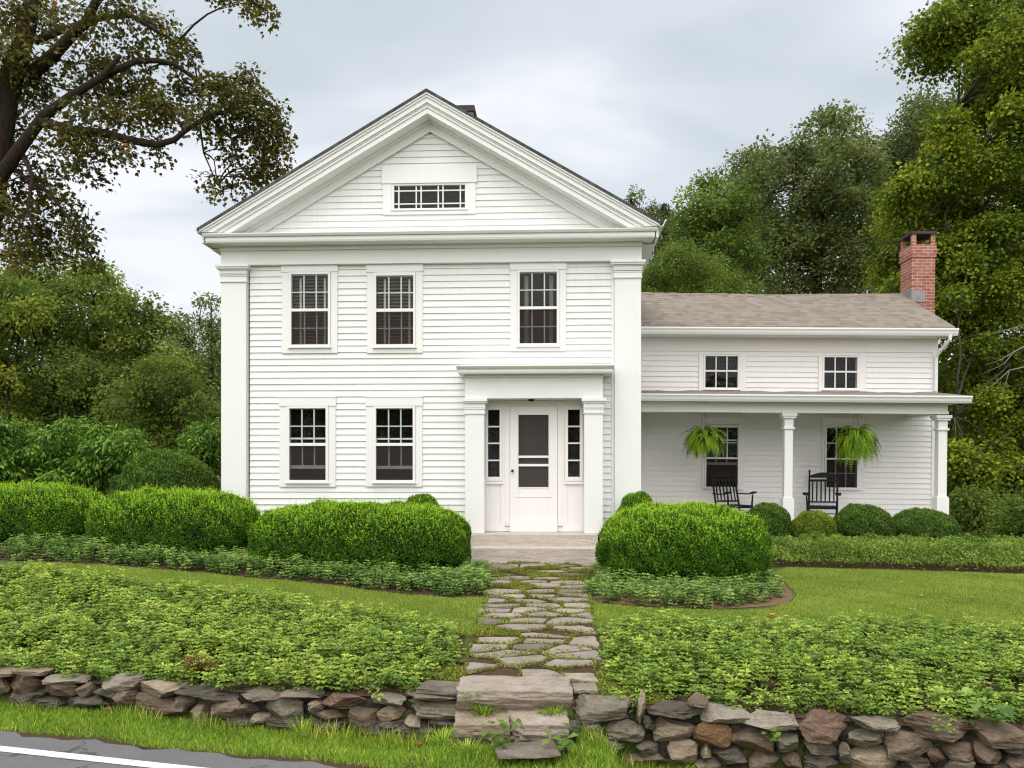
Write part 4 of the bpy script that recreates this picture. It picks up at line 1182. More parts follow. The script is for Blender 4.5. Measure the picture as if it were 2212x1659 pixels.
def inset_fade(x, y, poly, d):
    """points nearer than d to the outline get dropped at random"""
    k = np.full(len(x), 9.0)
    for i in range(len(poly)):
        a, b = np.array(poly[i-1]), np.array(poly[i]); ab = b-a
        t = np.clip(((x-a[0])*ab[0]+(y-a[1])*ab[1])/max(1e-9, (ab**2).sum()), 0, 1)
        k = np.minimum(k, np.hypot(x-a[0]-t*ab[0], y-a[1]-t*ab[1]))
    return k
def pachysandra(name, poly, dens, h0, h1, size, mat, seed, label_kind='stuff', skip=None, tone=0.0):
    area = abs(sum(poly[i-1][0]*poly[i][1]-poly[i][0]*poly[i-1][1] for i in range(len(poly))))/2
    p = rand_in_poly(int(area*dens), poly)
    if skip is not None: p = p[~skip(p[:, 0], p[:, 1])]
    ed = inset_fade(p[:, 0], p[:, 1], poly, .2)
    p = p[RNG.random(len(p)) < np.clip(.35+ed*5, 0, 1)]; ed = inset_fade(p[:, 0], p[:, 1], poly, .2)
    n = len(p); X, Y = p[:, 0], p[:, 1]
    k_ = (RNG.random(n) > .65*smooth(.72, 1.0, lump(X, Y, 2.7, seed+5))); p = p[k_]; ed = ed[k_]; n = len(p); X, Y = p[:, 0], p[:, 1]
    ed = np.where(Y-(WALL0+WALLK*X) < .6, 1.0, ed)
    big = lump(X, Y, 1.6, seed); sm = lump(X, Y, 5.5, seed+2)
    H_ = RNG.uniform(h0*.8, h1*1.1, n)*(1+.30*big+.30*sm)*np.clip(.45+ed*3.0, .45, 1)
    yel = RNG.random(n)
    P = []; D = []; N = []; S = []; Wd = []; Vv = []
    tilt = np.stack([RNG.normal(0, .22, n), RNG.normal(-.08, .22, n), np.ones(n)], 1); tilt = unit(tilt)
    c = np.stack([X, Y, ground(X, np.maximum(Y, WALL0+WALLK*X+.3))], 1)
    whorl_v = np.clip(.50+.16*big+.14*sm+RNG.normal(0, .15, n)+tone, 0, 1)
    a0 = RNG.uniform(0, 6.28, n); sc = RNG.uniform(.62, 1.3, n)*size*(1+.12*sm)
    for tier, (cnt, up, drop, vs) in enumerate(((5, .42, 0.0, .10), (6, .10, .03, -.02), (5, -.15, .075, -.22))):  # lower tiers take darker leaf colour, deepening the shade between whorls
        for k in range(cnt):
            a = a0+tier*.5+2*np.pi*k/cnt+RNG.normal(0, .18, n)
            e = up+RNG.normal(0, .14, n)
            d = np.stack([np.cos(a)*np.cos(e), np.sin(a)*np.cos(e), np.sin(e)], 1)
            d = d+tilt*.0; nn = unit(tilt+np.stack([-np.cos(a)*np.sin(e), -np.sin(a)*np.sin(e), np.zeros(n)], 1)*.9)
            P.append(c+tilt*(H_-drop)[:, None]); D.append(d); N.append(nn)
            S.append(sc*(RNG.uniform(.8, 1.15, n))*(.82 if tier == 0 else 1.0)); Wd.append(RNG.uniform(.42, .56, n))
            Vv.append(np.clip(whorl_v+vs+RNG.normal(0, .07, n), 0, .9))
    val = np.concatenate(Vv); r_ = RNG.random(len(val)); val[r_ < .0015] = .96
    o = leaf_mesh(name, np.concatenate(P), np.concatenate(D), np.concatenate(N), np.concatenate(S), np.concatenate(Wd), val, OBOV, mat)
    return tag(o, kind=label_kind)
pachysandra('ground_cover', G_LEFT, 285, .11, .18, .052, L_PACHY, 1.0, skip=lambda x, y: x < -7.9)
pachysandra('ground_cover', G_RIGHT, 285, .11, .175, .050, L_PACHY, 4.0, tone=-.05)
pachysandra('ground_cover', S_LEFT, 270, .14, .22, .052, L_PACHY2, 7.0, skip=lambda x, y: x < -7.8)
pachysandra('ground_cover', S_RIGHT, 270, .13, .19, .050, L_PACHY2, 9.0)
# soil sheets under the beds
def bed(name, poly, mat, lift=.010, sub=14):
    xs = [p[0] for p in poly]; ys = [p[1] for p in poly]
    me = MB(); 
    bm = bmesh.new()
    f = bm.faces.new([bm.verts.new((x, y, 0)) for x, y in poly])
    bmesh.ops.triangulate(bm, faces=[f])
    for _ in range(4):
        es = [e for e in bm.edges if e.calc_length() > .5]
        if not es: break
        bmesh.ops.subdivide_edges(bm, edges=es, cuts=1); bmesh.ops.triangulate(bm, faces=bm.faces[:])
    for v in bm.verts: v.co.z = g1(v.co.x, max(v.co.y, WALL0+WALLK*v.co.x+.3))+lift
    m = bpy.data.meshes.new(name); bm.to_mesh(m); bm.free()
    return tag(link(m, name, mat), kind='structure')
bed('planting_bed', G_LEFT, SOIL); bed('planting_bed', G_RIGHT, SOIL); bed('planting_bed', S_LEFT, SOIL)
bed('planting_bed', gp((1262,1280),(1300,1302),(1420,1312),(1560,1316),(1640,1312),(1700,1306),(1714,1292),(1708,1278),(1690,1262))+[(3.9, 13.4), (2.0, 13.8), (1.25, 13.2), (1.22, 12.8)], MULCH, .006)
LOWBED = gp((1664,1226),(1760,1226),(1900,1230),(2060,1236),(2150,1240),(2230,1238))+[(9.3, 15.6), (7.6, 16.1), (3.9, 16.2)]
bed('planting_bed', LOWBED, SOIL)

# lawns
LAWN_R = gp((1270,1352),(1262,1290),(1300,1306),(1420,1316),(1560,1320),(1650,1318),(1712,1302),(1722,1284),(1700,1262),(1664,1240),(1700,1227),(1900,1231),(2150,1241),(2330,1240),(2330,1376),(2090,1368),(1960,1356),(1820,1360),(1700,1370),(1600,1362),(1480,1354),(1330,1356))
grass('lawn_grass', LAWN_R, 230000, .022, .042, .0055, L_GRASS, .9, seed=2.0, dry=.05)
LAWN_L = gp((1046,1372),(1054,1300),(1062,1292),(980,1294),(800,1278),(600,1254),(420,1238),(230,1224),(60,1214),(60,1238),(300,1264),(520,1290),(760,1328),(900,1352),(1005,1374))
grass('lawn_grass', LAWN_L, 120000, .024, .048, .0055, L_GRASS, .9, seed=3.0, dry=.06)
def verge_poly():
    return [wl(-6.2, .10)]+[wl(5.2, .10)]+[(5.2, 4.75)]+[(x*.4, road_y(x*.4)+.05+.06*math.sin(x*3.1)+.04*math.sin(x*1.3)) for x in range(12, -16, -1)]
VP = verge_poly()
grass('verge_grass', VP, 95000, .028, .075, .0062, L_VERGE, .9, seed=5.0, dry=.05, keep=lambda x, y: ~((np.abs(x-.06) < .44) & (y > 6.62)))
grass('verge_grass', [wl(-6.2, -.14), wl(5.2, -.14), wl(5.2, .07), wl(-6.2, .07)], 5500, .08, .17, .006, L_VERGE, .7, seed=6.0, dry=.12, keep=lambda x, y: (lump(x, y, 2.2, 1.) > -.1) & ~((np.abs(x-.06) < .36) & (y > 6.62)))
# moss and thyme in the joints of the path
pm = rand_in_poly(85000, PATH_POLY)
pm = pm[~on_flag(pm[:, 0], pm[:, 1], 1.0) | (RNG.random(len(pm)) < .008)]
pm = pm[(lump(pm[:, 0], pm[:, 1], 2.3, 3.) > -.55) | (pm[:, 1] < 8.2)]
for q, k in (([(.60, 7.0), (1.25, 6.95), (1.25, 7.45), (.9, 8.1), (PR[0].x+.0, 7.7)], 7000), ([(-.40, 7.35), (-.40, 7.9), (-.75, 8.2), (-.95, 7.45)], 4000)):
    pm = np.vstack([pm, rand_in_poly(k, q)])
pm = pm[pm[:, 1]-(WALL0+WALLK*pm[:, 0]) > .25]
n = len(pm); a = RNG.uniform(0, 6.28, n); e = RNG.uniform(.1, 1.3, n)
D = np.stack([np.cos(a)*np.cos(e), np.sin(a)*np.cos(e), np.sin(e)], 1)
hh = RNG.uniform(.0, .030, n)*(1+.9*np.clip(lump(pm[:, 0], pm[:, 1], 3.1, 8.), -.6, 1))
P = np.stack([pm[:, 0], pm[:, 1], ground(pm[:, 0], pm[:, 1])+.008+hh], 1)
tag(leaf_mesh('moss', P, D, np.tile([[0, 0, 1.]], (n, 1))+RNG.normal(0, .3, (n, 3)), RNG.uniform(.014, .030, n), .55, np.clip(.5+.3*lump(pm[:, 0], pm[:, 1], 2.7, 5.)+RNG.normal(0, .17, n), 0, 1), KITE, L_MOSS), kind='stuff')

# ------------------------------------------------------------------ clipped hedges and shrubs
def hedge(name, label, cat, c, a, b, h, mat, n, leaf=.026, group=None, shoots=400, ex=3.1, shoot_h=.10, lum=.0, seed=0, rot=0.0, flat=.34, bump_=.055):
    th = thing(name, label, cat, (c[0], c[1], g1(c[0], c[1])), rot, group)
    u = unit(RNG.normal(0, 1, (n, 3))); u[:, 2] = np.where(RNG.random(n) < .68, np.abs(u[:, 2]), -np.abs(u[:, 2]))
    zc = h*flat
    hz_ = np.where(u[:, 2] > 0, h-zc, zc)
    f = (np.abs(u[:, 0])**ex+np.abs(u[:, 1])**ex)+np.abs(u[:, 2])**ex
    s = f**(-1/ex)
    q = u*s[:, None]
    nrm = unit(np.stack([np.sign(q[:, 0])*np.abs(q[:, 0])**(ex-1)/a, np.sign(q[:, 1])*np.abs(q[:, 1])**(ex-1)/b, np.sign(q[:, 2])*np.abs(q[:, 2])**(ex-1)/hz_], 1))
    P = np.stack([q[:, 0]*a, q[:, 1]*b, zc+q[:, 2]*hz_], 1)
    lm = bump_*lump(P[:, 0]*1.0+P[:, 2], P[:, 1]+.7*P[:, 2], 2.6, seed)+bump_*.7*lump(P[:, 0]-P[:, 1], P[:, 2], 6.5, seed+1)
    dep = RNG.exponential(.045, n)
    P = P+nrm*(lm-dep)[:, None]
    hole = lump(P[:, 0]*1.1+P[:, 1]*.6, P[:, 2]+P[:, 1]*.5, 9.0, seed+11)+.6*lump(P[:, 0]-P[:, 2], P[:, 1]+P[:, 2], 4.0, seed+12)
    P = P-nrm*(.10*smooth(.55, 1.1, hole)*RNG.random(n))[:, None]
    P[:, 2] = np.maximum(P[:, 2], .02)
    D = unit(nrm*.45+RNG.normal(0, .55, (n, 3))+np.array([0, 0, .55])); N = unit(nrm+RNG.normal(0, .5, (n, 3)))
    tex = lump(P[:, 0]*1.3+P[:, 2]*.7, P[:, 1]+P[:, 2], 3.7, seed+4)
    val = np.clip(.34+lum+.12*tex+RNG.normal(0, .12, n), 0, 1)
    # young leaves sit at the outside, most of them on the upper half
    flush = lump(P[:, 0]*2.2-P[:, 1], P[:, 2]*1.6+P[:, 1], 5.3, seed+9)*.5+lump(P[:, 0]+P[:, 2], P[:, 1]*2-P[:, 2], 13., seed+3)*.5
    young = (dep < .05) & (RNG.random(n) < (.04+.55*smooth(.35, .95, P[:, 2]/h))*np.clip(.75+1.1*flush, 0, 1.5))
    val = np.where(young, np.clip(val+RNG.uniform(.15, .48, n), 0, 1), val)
    S = RNG.uniform(.8, 1.25, n)*leaf
    PP = [P]; DD = [D]; NN = [N]; SS = [S]; VV = [val]
    if shoots:
        shoots = int(shoots*3.2); pool = np.where((P[:, 2] > .45*h) & (dep < .08))[0]
        wgt = smooth(.4, 1.0, P[pool, 2]/h)+.08; k = RNG.choice(pool, shoots, p=wgt/wgt.sum())
        d = unit(np.array([0, 0, 1.])+nrm[k]*.45+RNG.normal(0, .16, (shoots, 3)))
        L = shoot_h*RNG.uniform(.25, 1.0, shoots)*np.where(RNG.random(shoots) < .12, 1.5, 1)
        for j in range(11):
            t = (j+.5)/11
            ang = RNG.uniform(0, 6.28, shoots)
            side = np.stack([np.cos(ang), np.sin(ang), np.full(shoots, .7)], 1)
            PP.append(P[k]+d*(L*t)[:, None]); DD.append(side); NN.append(unit(d+RNG.normal(0, .4, (shoots, 3)))); SS.append(np.full(shoots, leaf)*RNG.uniform(.6, 1.0, shoots)*(1.05-.45*t))
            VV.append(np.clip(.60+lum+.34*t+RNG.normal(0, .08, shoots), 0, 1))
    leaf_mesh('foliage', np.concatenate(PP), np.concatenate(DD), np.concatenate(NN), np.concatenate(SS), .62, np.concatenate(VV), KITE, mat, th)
    # closed dark hull; its colour stands for the shade inside the leaves
    m = MB(); R = 26; V_ = 14
    for i in range(V_+1):
        ph = -math.pi/2+math.pi*i/V_
        for j in range(R):
            t = 2*math.pi*j/R
            w = Vector((math.cos(ph)*math.cos(t), math.cos(ph)*math.sin(t), math.sin(ph)))
            sc = (abs(w.x)**ex+abs(w.y)**ex+abs(w.z)**ex)**(-1/ex)*.90
            m.v.append((w.x*sc*a-.0, w.y*sc*b, max(.0, zc+w.z*sc*((h-zc) if w.z > 0 else zc))))
    for i in range(V_):
        for j in range(R):
            m.f.append((i*R+j, i*R+(j+1) % R, (i+1)*R+(j+1) % R, (i+1)*R+j))
    m.build('twig_fill', HEDGE_CORE, th, recalc=False)
    return th
HEDGE_CORE = mat_soil('hedge_core_shade', (.008, .012, .004), (.022, .028, .010))
GH = 'sheared bright green boxwood hedges in front of the house'
def px_hedge(label, x0, x1, yt, Yc, b, n, **kw):
    cx = ((x0+x1)/2-CX)/F_*Yc; a = (x1-x0)/2/F_*Yc
    h = (E-(yt-YH)/F_*(Yc-.0))-g1(cx, Yc)
    return hedge('boxwood_hedge', label, 'hedge', (cx, Yc), a, b, h, L_BOX, n, group=GH, **kw)
px_hedge('long bright green boxwood hedge left of the entrance steps', 548, 1013, 1090, 13.55, .80, 105000, shoots=950, seed=1)
px_hedge('bright green boxwood hedge across the left corner pilaster of the house', 205, 556, 1064, 14.25, .80, 85000, shoots=850, seed=2, shoot_h=.11)
px_hedge('bright green boxwood hedge at the far left, cut by the picture edge', -190, 226, 1050, 14.8, .85, 90000, shoots=850, seed=3, shoot_h=.11)
px_hedge('round bright green boxwood hedge right of the entrance steps', 1299, 1652, 1094, 12.95, 1.0, 100000, shoots=900, seed=4, ex=2.8)
GB = 'rounded dark boxwood shrubs near the house walls'
def ball(label, x0, x1, yt, Yc, mat, n, h=None, **kw):
    cx = ((x0+x1)/2-CX)/F_*Yc; a = (x1-x0)/2/F_*Yc
    h = h or (E-(yt-YH)/F_*Yc)-g1(cx, Yc)
    return hedge('boxwood_shrub', label, 'shrub', (cx, Yc), a, a*.95, h, mat, n, group=GB, shoots=90, ex=2.15, shoot_h=.05, leaf=.024, flat=.48, bump_=.03, **kw)
ball('small boxwood peeking over the hedge left of the entry column', 862, 960, 1066, 15.35, L_BOX, 26000, seed=5, lum=-.06)
ball('small boxwood peeking over the hedge at the right corner pilaster', 1330, 1424, 1063, 15.3, L_BOX, 26000, seed=6, lum=-.06)
ball('dark round boxwood in front of the middle porch post', 1606, 1712, 1088, 16.2, L_BOXD, 26000, seed=7)
ball('small yellowish boxwood in front of the right rocking chair', 1706, 1806, 1104, 16.1, L_BOXY, 24000, seed=8)
ball('dark round boxwood below the right porch window', 1800, 1928, 1090, 16.2, L_BOXD, 32000, seed=9)
ball('dark broad boxwood in front of the right porch post', 1918, 2068, 1101, 16.2, L_BOXD, 34000, seed=10)
# low shrubs edging the porch bed: a continuous mass
def low_mass(name, poly, n, h, leaf, mat, seed):
    p = rand_in_poly(n, poly); X, Y = p[:, 0], p[:, 1]
    ed = inset_fade(X, Y, poly, .2)
    top = h*np.clip(.35+ed*2.2, .3, 1)*(1+.28*lump(X, Y, 3.4, seed)+.2*lump(X, Y, 8., seed+1))
    z = top*(1-RNG.exponential(.16, n).clip(0, .9))
    P = np.stack([X, Y, ground(X, Y)+z], 1)
    D = unit(RNG.normal(0, .7, (n, 3))+np.array([0, -.2, .6])); N = unit(RNG.normal(0, .5, (n, 3))+np.array([0, -.3, 1.]))
    val = np.clip(.45+.2*lump(X, Y, 2.2, seed+2)+.12*(z/h-.6)*0+RNG.normal(0, .17, n), 0, 1)
    return tag(leaf_mesh(name, P, D, N, RNG.uniform(.7, 1.3, n)*leaf, .5, val, KITE, mat), kind='stuff')
low_mass('low_shrubs', LOWBED, 60000, .36, .036, L_LOW, 2.)

# ------------------------------------------------------------------ small plants
def tuft(name, label, cat, c, n, h, spread, mat, wid=.006, group=None, vbase=.5):
    z = g1(c[0], c[1]) if len(c) == 2 else c[2]
    a = RNG.uniform(0, 6.28, n); r_ = RNG.uniform(0, 1, n)*spread*.4
    B = np.stack([np.cos(a)*r_, np.sin(a)*r_, np.zeros(n)], 1)
    D = unit(np.stack([np.cos(a), np.sin(a), np.zeros(n)], 1)*RNG.uniform(.1, 1, n)[:, None]*spread/h*1.0+np.array([0, 0, 1.]))
    L = RNG.uniform(.5, 1.15, n)*h
    S = np.stack([-np.sin(a), np.cos(a), np.zeros(n)], 1)*wid/2
    m1 = B+D*(L*.5)[:, None]; m2 = B+D*(L*.85)[:, None]+np.stack([np.cos(a), np.sin(a), np.zeros(n)], 1)*(L*.12)[:, None]
    tp = m2+np.stack([np.cos(a)*.3, np.sin(a)*.3, np.full(n, -.1)], 1)*(L*.4)[:, None]
    V = np.stack([B-S, B+S, m1+S, m1-S, m2+S*.7, m2-S*.7, tp], 1).reshape(-1, 3)
    k = np.arange(n)*7
    q = np.concatenate([np.stack([k, k+1, k+2, k+3], 1), np.stack([k+3, k+2, k+4, k+5], 1)]); t = np.stack([k+5, k+4, k+6], 1)
    v = np.clip(vbase+RNG.normal(0, .2, n), 0, 1)
    o = np_mesh(name, V, [q, t], [np.concatenate([v, v]), v], mat); o.location = (c[0], c[1], z)
    return tag(o, label, cat, group)
def leafy(name, label, cat, c, n, h, spread, size, mat, group=None, tmpl=OBOV, wr=.5):
    z = g1(c[0], c[1]) if len(c) == 2 else c[2]
    a = RNG.uniform(0, 6.28, n); t = RNG.uniform(.1, 1, n)
    st = RNG.integers(0, 4, n); sa = np.array([.3, 1.9, 3.6, 5.1])[st]
    P = np.stack([np.cos(sa)*spread*.5*t, np.sin(sa)*spread*.5*t, h*t], 1)
    D = np.stack([np.cos(a), np.sin(a), RNG.uniform(-.2, .7, n)], 1); N = unit(np.array([0, -.25, 1.])+RNG.normal(0, .25, (n, 3)))
    o = leaf_mesh(name, P, D, N, RNG.uniform(.7, 1.2, n)*size, wr, np.clip(.5+RNG.normal(0, .2, n), 0, 1), tmpl, mat); o.location = (c[0], c[1], z)
    return tag(o, label, cat, group)
GT = 'grass tufts around the stone steps'
p = on_wall(425, 1475, .32); tuft('dried_plant', 'reddish brown dried tuft standing on top of the left stone wall', 'dried plant', (p.x, p.y, .33), 220, .17, .16, L_DRY, .006)
p = on_wall(452, 1480, .30); tuft('dried_plant', 'thin dried tuft just right of the reddish brown one on the left wall', 'dried plant', (p.x, p.y, .33), 60, .13, .10, L_DRY, .005)
tuft('grass_tuft', 'dark drooping grass tuft on the left end of the lower step', 'grass tuft', ((1045-CX)/F_*7.0, 6.96, .19), 90, .13, .20, L_VERGE, .008, GT, .25)
tuft('grass_tuft', 'short grass tuft at the right end of the lower step', 'grass tuft', ((1195-CX)/F_*6.98, 6.95, .19), 160, .10, .22, L_VERGE, .006, GT, .45)
tuft('grass_tuft', 'grass tuft in front of the lower left step', 'grass tuft', ((1010-CX)/F_*6.5, 6.52, .02), 110, .13, .18, L_VERGE, .006, GT, .5)
tuft('grass_tuft', 'grass tuft in front of the left wall end', 'grass tuft', ((955-CX)/F_*6.7, 6.78, .02), 80, .13, .18, L_VERGE, .006, GT, .5)
tuft('grass_tuft', 'grass tuft leaning on the middle of the left wall', 'grass tuft', ((655-CX)/F_*7.1, 7.05, .02), 70, .15, .14, L_VERGE, .005, GT, .5)
GW = 'weeds growing by the steps and walls'
leafy('weed', 'leafy weed in front of the joint of the lower steps', 'weed', ((1080-CX)/F_*6.45, 6.48, .02), 36, .26, .22, .085, L_WEED, GW)
leafy('weed', 'broad-leaved yellowish weed against the right wall end', 'weed', ((1212-CX)/F_*6.4, 6.44, .02), 30, .20, .20, .10, L_WEED, GW)
leafy('weed', 'small weed sprouting between upper step and left wall end', 'weed', ((1020-CX)/F_*6.98, 6.99, .27), 22, .11, .12, .06, L_PACHY, GW)
leafy('weed', 'weed growing out of the right wall beside the round orange stone', 'weed', tuple(on_wall(1668, 1606, -.03)), 26, .12, .14, .065, L_WEED, GW)
leafy('weed', 'weed growing between two cap stones near the right end of the right wall', 'weed', tuple(on_wall(2037, 1582, -.03)), 20, .09, .11, .055, L_PACHY, GW)
leafy('weed', 'small weed on the left wall beside the reddish cap stone', 'weed', tuple(on_wall(812, 1512, -.01)), 20, .09, .10, .055, L_PACHY, GW)
GV = 'round-leaved vine plants on the right wall'
leafy('vine', 'round-leaved vine hanging over the right end of the right wall', 'vine', tuple(on_wall(2140, 1560, .08)), 16, .10, .34, .10, L_PACHY2, GV, LOBED, .95)
leafy('vine', 'large round bluish leaves rising from the right ground cover', 'vine', tuple(on_wall(2050, 1520, .55)), 10, .12, .30, .10, L_PACHY2, GV, LOBED, .95)
def fallen(label, px, py, s, mat=L_FALLEN):
    s *= .62
    p = on_ground(px, py); m = MB(); n = 12
    pts = [(math.cos(2*math.pi*k/n)*s*(1 if k % 2 else .68), math.sin(2*math.pi*k/n)*s*(1 if k % 2 else .68)) for k in range(n)]
    m.v = [(x, y, .02+.25*abs(x)+.2*max(0, y)) for x, y in pts]+[(0, 0, .0)]
    m.f = [(k, (k+1) % n, n) for k in range(n)]
    me = m.build('fallen_leaf', mat, recalc=False); me.location = (p.x, p.y, p.z+.035)
    me.data.attributes.new('v', 'FLOAT', 'FACE').data.foreach_set('value', [random.random()]*n)
    tag(me, label, 'fallen leaf', 'fallen leaves on lawn and verge')
fallen('orange fallen leaf on the lawn just above the right ground cover', 1668, 1338, .075)
fallen('pale brown fallen leaf out on the right lawn, smaller and nearer the wing', 2100, 1300, .05)
fallen('small fallen leaf on the right lawn between the hedge and lawn centre', 1990, 1296, .045)
fallen('reddish brown fallen leaf on the verge below the left wall', 232, 1546, .06, L_DRY)
fallen('brown fallen leaf in the grass in front of the left wall end', 905, 1622, .05, L_DRY)
fallen('brown fallen leaf beside the sunken slab', 1222, 1636, .05, L_DRY)
# ------------------------------------------------------------------ rocking chairs
def wpt(px, w):
    u = wu(px, w); return WM @ Vector((u, w, FL))
def rocking_chair():
    th = thing('rocking_chair', 'black slat-back rocking chair under the left fern, turned towards the post', 'rocking chair', (0, 0, 0), 0, 'black rocking chairs on the porch')
    W2 = .27; SH = .43
    # seat faces -y
    m = MB(); 
    for k in range(9):
        x = -.24+.48*k/8*.999
        m.box(x-.026, x+.026, -.25, .22, SH-.012+.004*(k % 2), SH+.012+.004*(k % 2))
    m.box(-.26, .26, -.27, -.235, SH-.05, SH+.008); m.box(-.255, .255, .2, .235, SH-.05, SH+.008)
    m.build('seat', BLACK, th, None, .003)
    lean = .20
    b = MB()
    def bp(x, t): return (x, .21+lean*t*.95, SH+t*.74)
    for sx in (-1, 1):
        b.tube([(sx*W2, .17, .05), (sx*W2, .205, SH), bp(sx*W2, .5), bp(sx*W2, .93), bp(sx*W2, .965), bp(sx*W2, 1.0), bp(sx*W2, 1.035)], [.019, .022, .020, .017, .022, .021, .006], 9)
    def rail(t0, t1, arch=0.0):
        n = 12
        for i in range(n):
            x0 = -W2+2*W2*i/n; x1 = -W2+2*W2*(i+1)/n
            e0 = arch*math.sin(math.pi*i/n)**1.3; e1 = arch*math.sin(math.pi*(i+1)/n)**1.3
            p = [bp(x0, t0), bp(x1, t0), bp(x1, t1+e1), bp(x0, t1+e0)]
            b.add([(q[0], q[1]-.010, q[2]) for q in p]+[(q[0], q[1]+.010, q[2]) for q in p], [(0, 1, 2, 3), (7, 6, 5, 4), (0, 4, 5, 1), (2, 6, 7, 3), (1, 5, 6, 2), (3, 7, 4, 0)])
    rail(.80, .87, .085); rail(.69, .755); rail(.09, .135)
    for k in range(6):
        x = -.205+.41*k/5
        b.tube([bp(x, .12), bp(x, .4), bp(x, .70)], [.0135, .016, .0135], 6)
    b.build('backrest', BLACK, th)
    for sx in (-1, 1):
        a = MB()
        pts = [(-.32, .052), (-.30, .060), (-.18, .050), (0, .036), (.16, .030), (.27, .028)]
        zz = lambda y: .655+.03*abs(y)*2*(1 if y < 0 else .2)+.03*(y < -.25)
        for (y0, w0), (y1, w1) in zip(pts[:-1], pts[1:]):
            c = sx*(W2+.035)
            a.add([(c-w0, y0, zz(y0)), (c+w0, y0, zz(y0)), (c+w1, y1, zz(y1)), (c-w1, y1, zz(y1)), (c-w0, y0, zz(y0)+.024), (c+w0, y0, zz(y0)+.024), (c+w1, y1, zz(y1)+.024), (c-w1, y1, zz(y1)+.024)],
                  [(0, 3, 2, 1), (4, 5, 6, 7), (0, 1, 5, 4), (1, 2, 6, 5), (2, 3, 7, 6), (3, 0, 4, 7)])
        a.build('armrest', BLACK, th)
        l = MB(); l.tube([(sx*W2, -.24, .05), (sx*W2, -.245, .2), (sx*(W2+.005), -.25, SH), (sx*(W2+.02), -.255, .66)], [.016, .021, .021, .017], 9)
        l.build('front_leg', BLACK, th)
        r_ = MB()
        n = 14; R = 1.05
        for i in range(n):
            t0, t1 = -.46+.98*i/n, -.46+.98*(i+1)/n
            z0, z1 = R-math.sqrt(R*R-t0*t0), R-math.sqrt(R*R-t1*t1)
            r_.add([(sx*W2-.013, t0, z0), (sx*W2+.013, t0, z0), (sx*W2+.013, t1, z1), (sx*W2-.013, t1, z1), (sx*W2-.013, t0, z0+.045), (sx*W2+.013, t0, z0+.045), (sx*W2+.013, t1, z1+.045), (sx*W2-.013, t1, z1+.045)],
                   [(0, 3, 2, 1), (4, 5, 6, 7), (0, 1, 5, 4), (1, 2, 6, 5), (2, 3, 7, 6), (3, 0, 4, 7)])
        r_.build('rocker', BLACK, th)
    s = MB()
    for z in (.20, .29):
        s.tube([(-W2, -.245, z), (W2, -.245, z)], .011, 7)
        for sx in (-1, 1): s.tube([(sx*W2, -.245, z+.02), (sx*W2, .19, z+.02)], .011, 7)
    s.build('stretcher', BLACK, th)
    return th
def copy_tree(o, parent=None):
    c = o.copy(); COL.objects.link(c); c.parent = parent
    for ch in list(o.children): copy_tree(ch, c)
    return c
ch1 = rocking_chair()
ch1.location = wpt(1586, -.72); ch1.rotation_euler = (0, 0, math.radians(20)); ch1.scale = (1.04, 1, 1.0)
ch2 = copy_tree(ch1)
ch2['label'] = 'black slat-back rocking chair under the right fern, turned towards the main house'
ch2.location = wpt(1779, -.72); ch2.rotation_euler = (0, 0, math.radians(-22))

# ------------------------------------------------------------------ hanging ferns
def fern(px, py, w, label, R, nfr, hang, droop=1.0):
    u, z = W(px, py, w)
    c = WM @ Vector((u, w, z))
    th = thing('hanging_fern', label, 'hanging fern', c, 0, 'ferns hanging from the porch ceiling')
    MB().lathe((0, 0, 0), [(.0, -.17), (.07, -.165), (.105, -.12), (.125, -.04), (.132, .0), (.126, .005), (.115, -.02), (0, -.02)], 20).build('basket', BASKET, th, None, 0, True)
    g = MB(); top = (WM @ Vector((u, w, bz1+.05))).z-c.z
    for k in range(3):
        a = 2.1*k+.4; g.tube([(.125*math.cos(a), .125*math.sin(a), 0), (0.0, 0, top*.82)], .0028, 5)
    g.tube([(0, 0, top*.82), (0, 0, top*.9), (.012, 0, top*.95), (0, 0, top)], .004, 5)
    g.build('hanger', KNOB, th)
    P = []; D = []; N = []; S = []; V_ = []
    for i in range(nfr):
        a = RNG.uniform(0, 6.28); el = RNG.uniform(-.1, 1.35)
        L = R*RNG.uniform(.75, 1.2)*(1.25 if RNG.random() < .12*hang else 1)
        dirh = np.array([math.cos(a), math.sin(a), 0]); p = np.array([.06*math.cos(a), .06*math.sin(a), .0]); v = dirh*math.cos(el)+np.array([0, 0, math.sin(el)])
        n = 22; fv = np.clip(.5+RNG.normal(0, .16), .1, .95)
        pts = []
        for k in range(n):
            v = v+np.array([0, 0, -.105*droop*(1+.6*k/n)]); v /= np.linalg.norm(v); p = p+v*L*1.25/n; pts.append((p.copy(), v.copy()))
        for k in range(1, n):
            p_, v_ = pts[k]; t = k/n
            up = np.array([0, 0, 1.])+dirh*.5; side = np.cross(v_, up); side /= np.linalg.norm(side)+1e-9; nn = np.cross(side, v_)
            for sg in (-1, 1):
                P.append(p_); D.append(side*sg+v_*.35+RNG.normal(0, .08, 3)); N.append(nn+RNG.normal(0, .12, 3)); S.append(.062*math.sin(math.pi*min(1, .12+.9*t))**.8*(1.05-.3*t)+.012); V_.append(np.clip(fv+RNG.normal(0, .06), 0, 1))
    leaf_mesh('fronds', np.array(P), np.array(D), np.array(N), np.array(S), .46, np.array(V_), KITE, L_FERN, th)
fern(1522, 948, -1.30, 'bushy bright fern hanging near the main house, left of the middle post', .40, 120, .3)
fern(1850, 950, -1.30, 'larger shaggy fern with longer drooping fronds, right of the middle post', .46, 150, 1.6, 1.15)
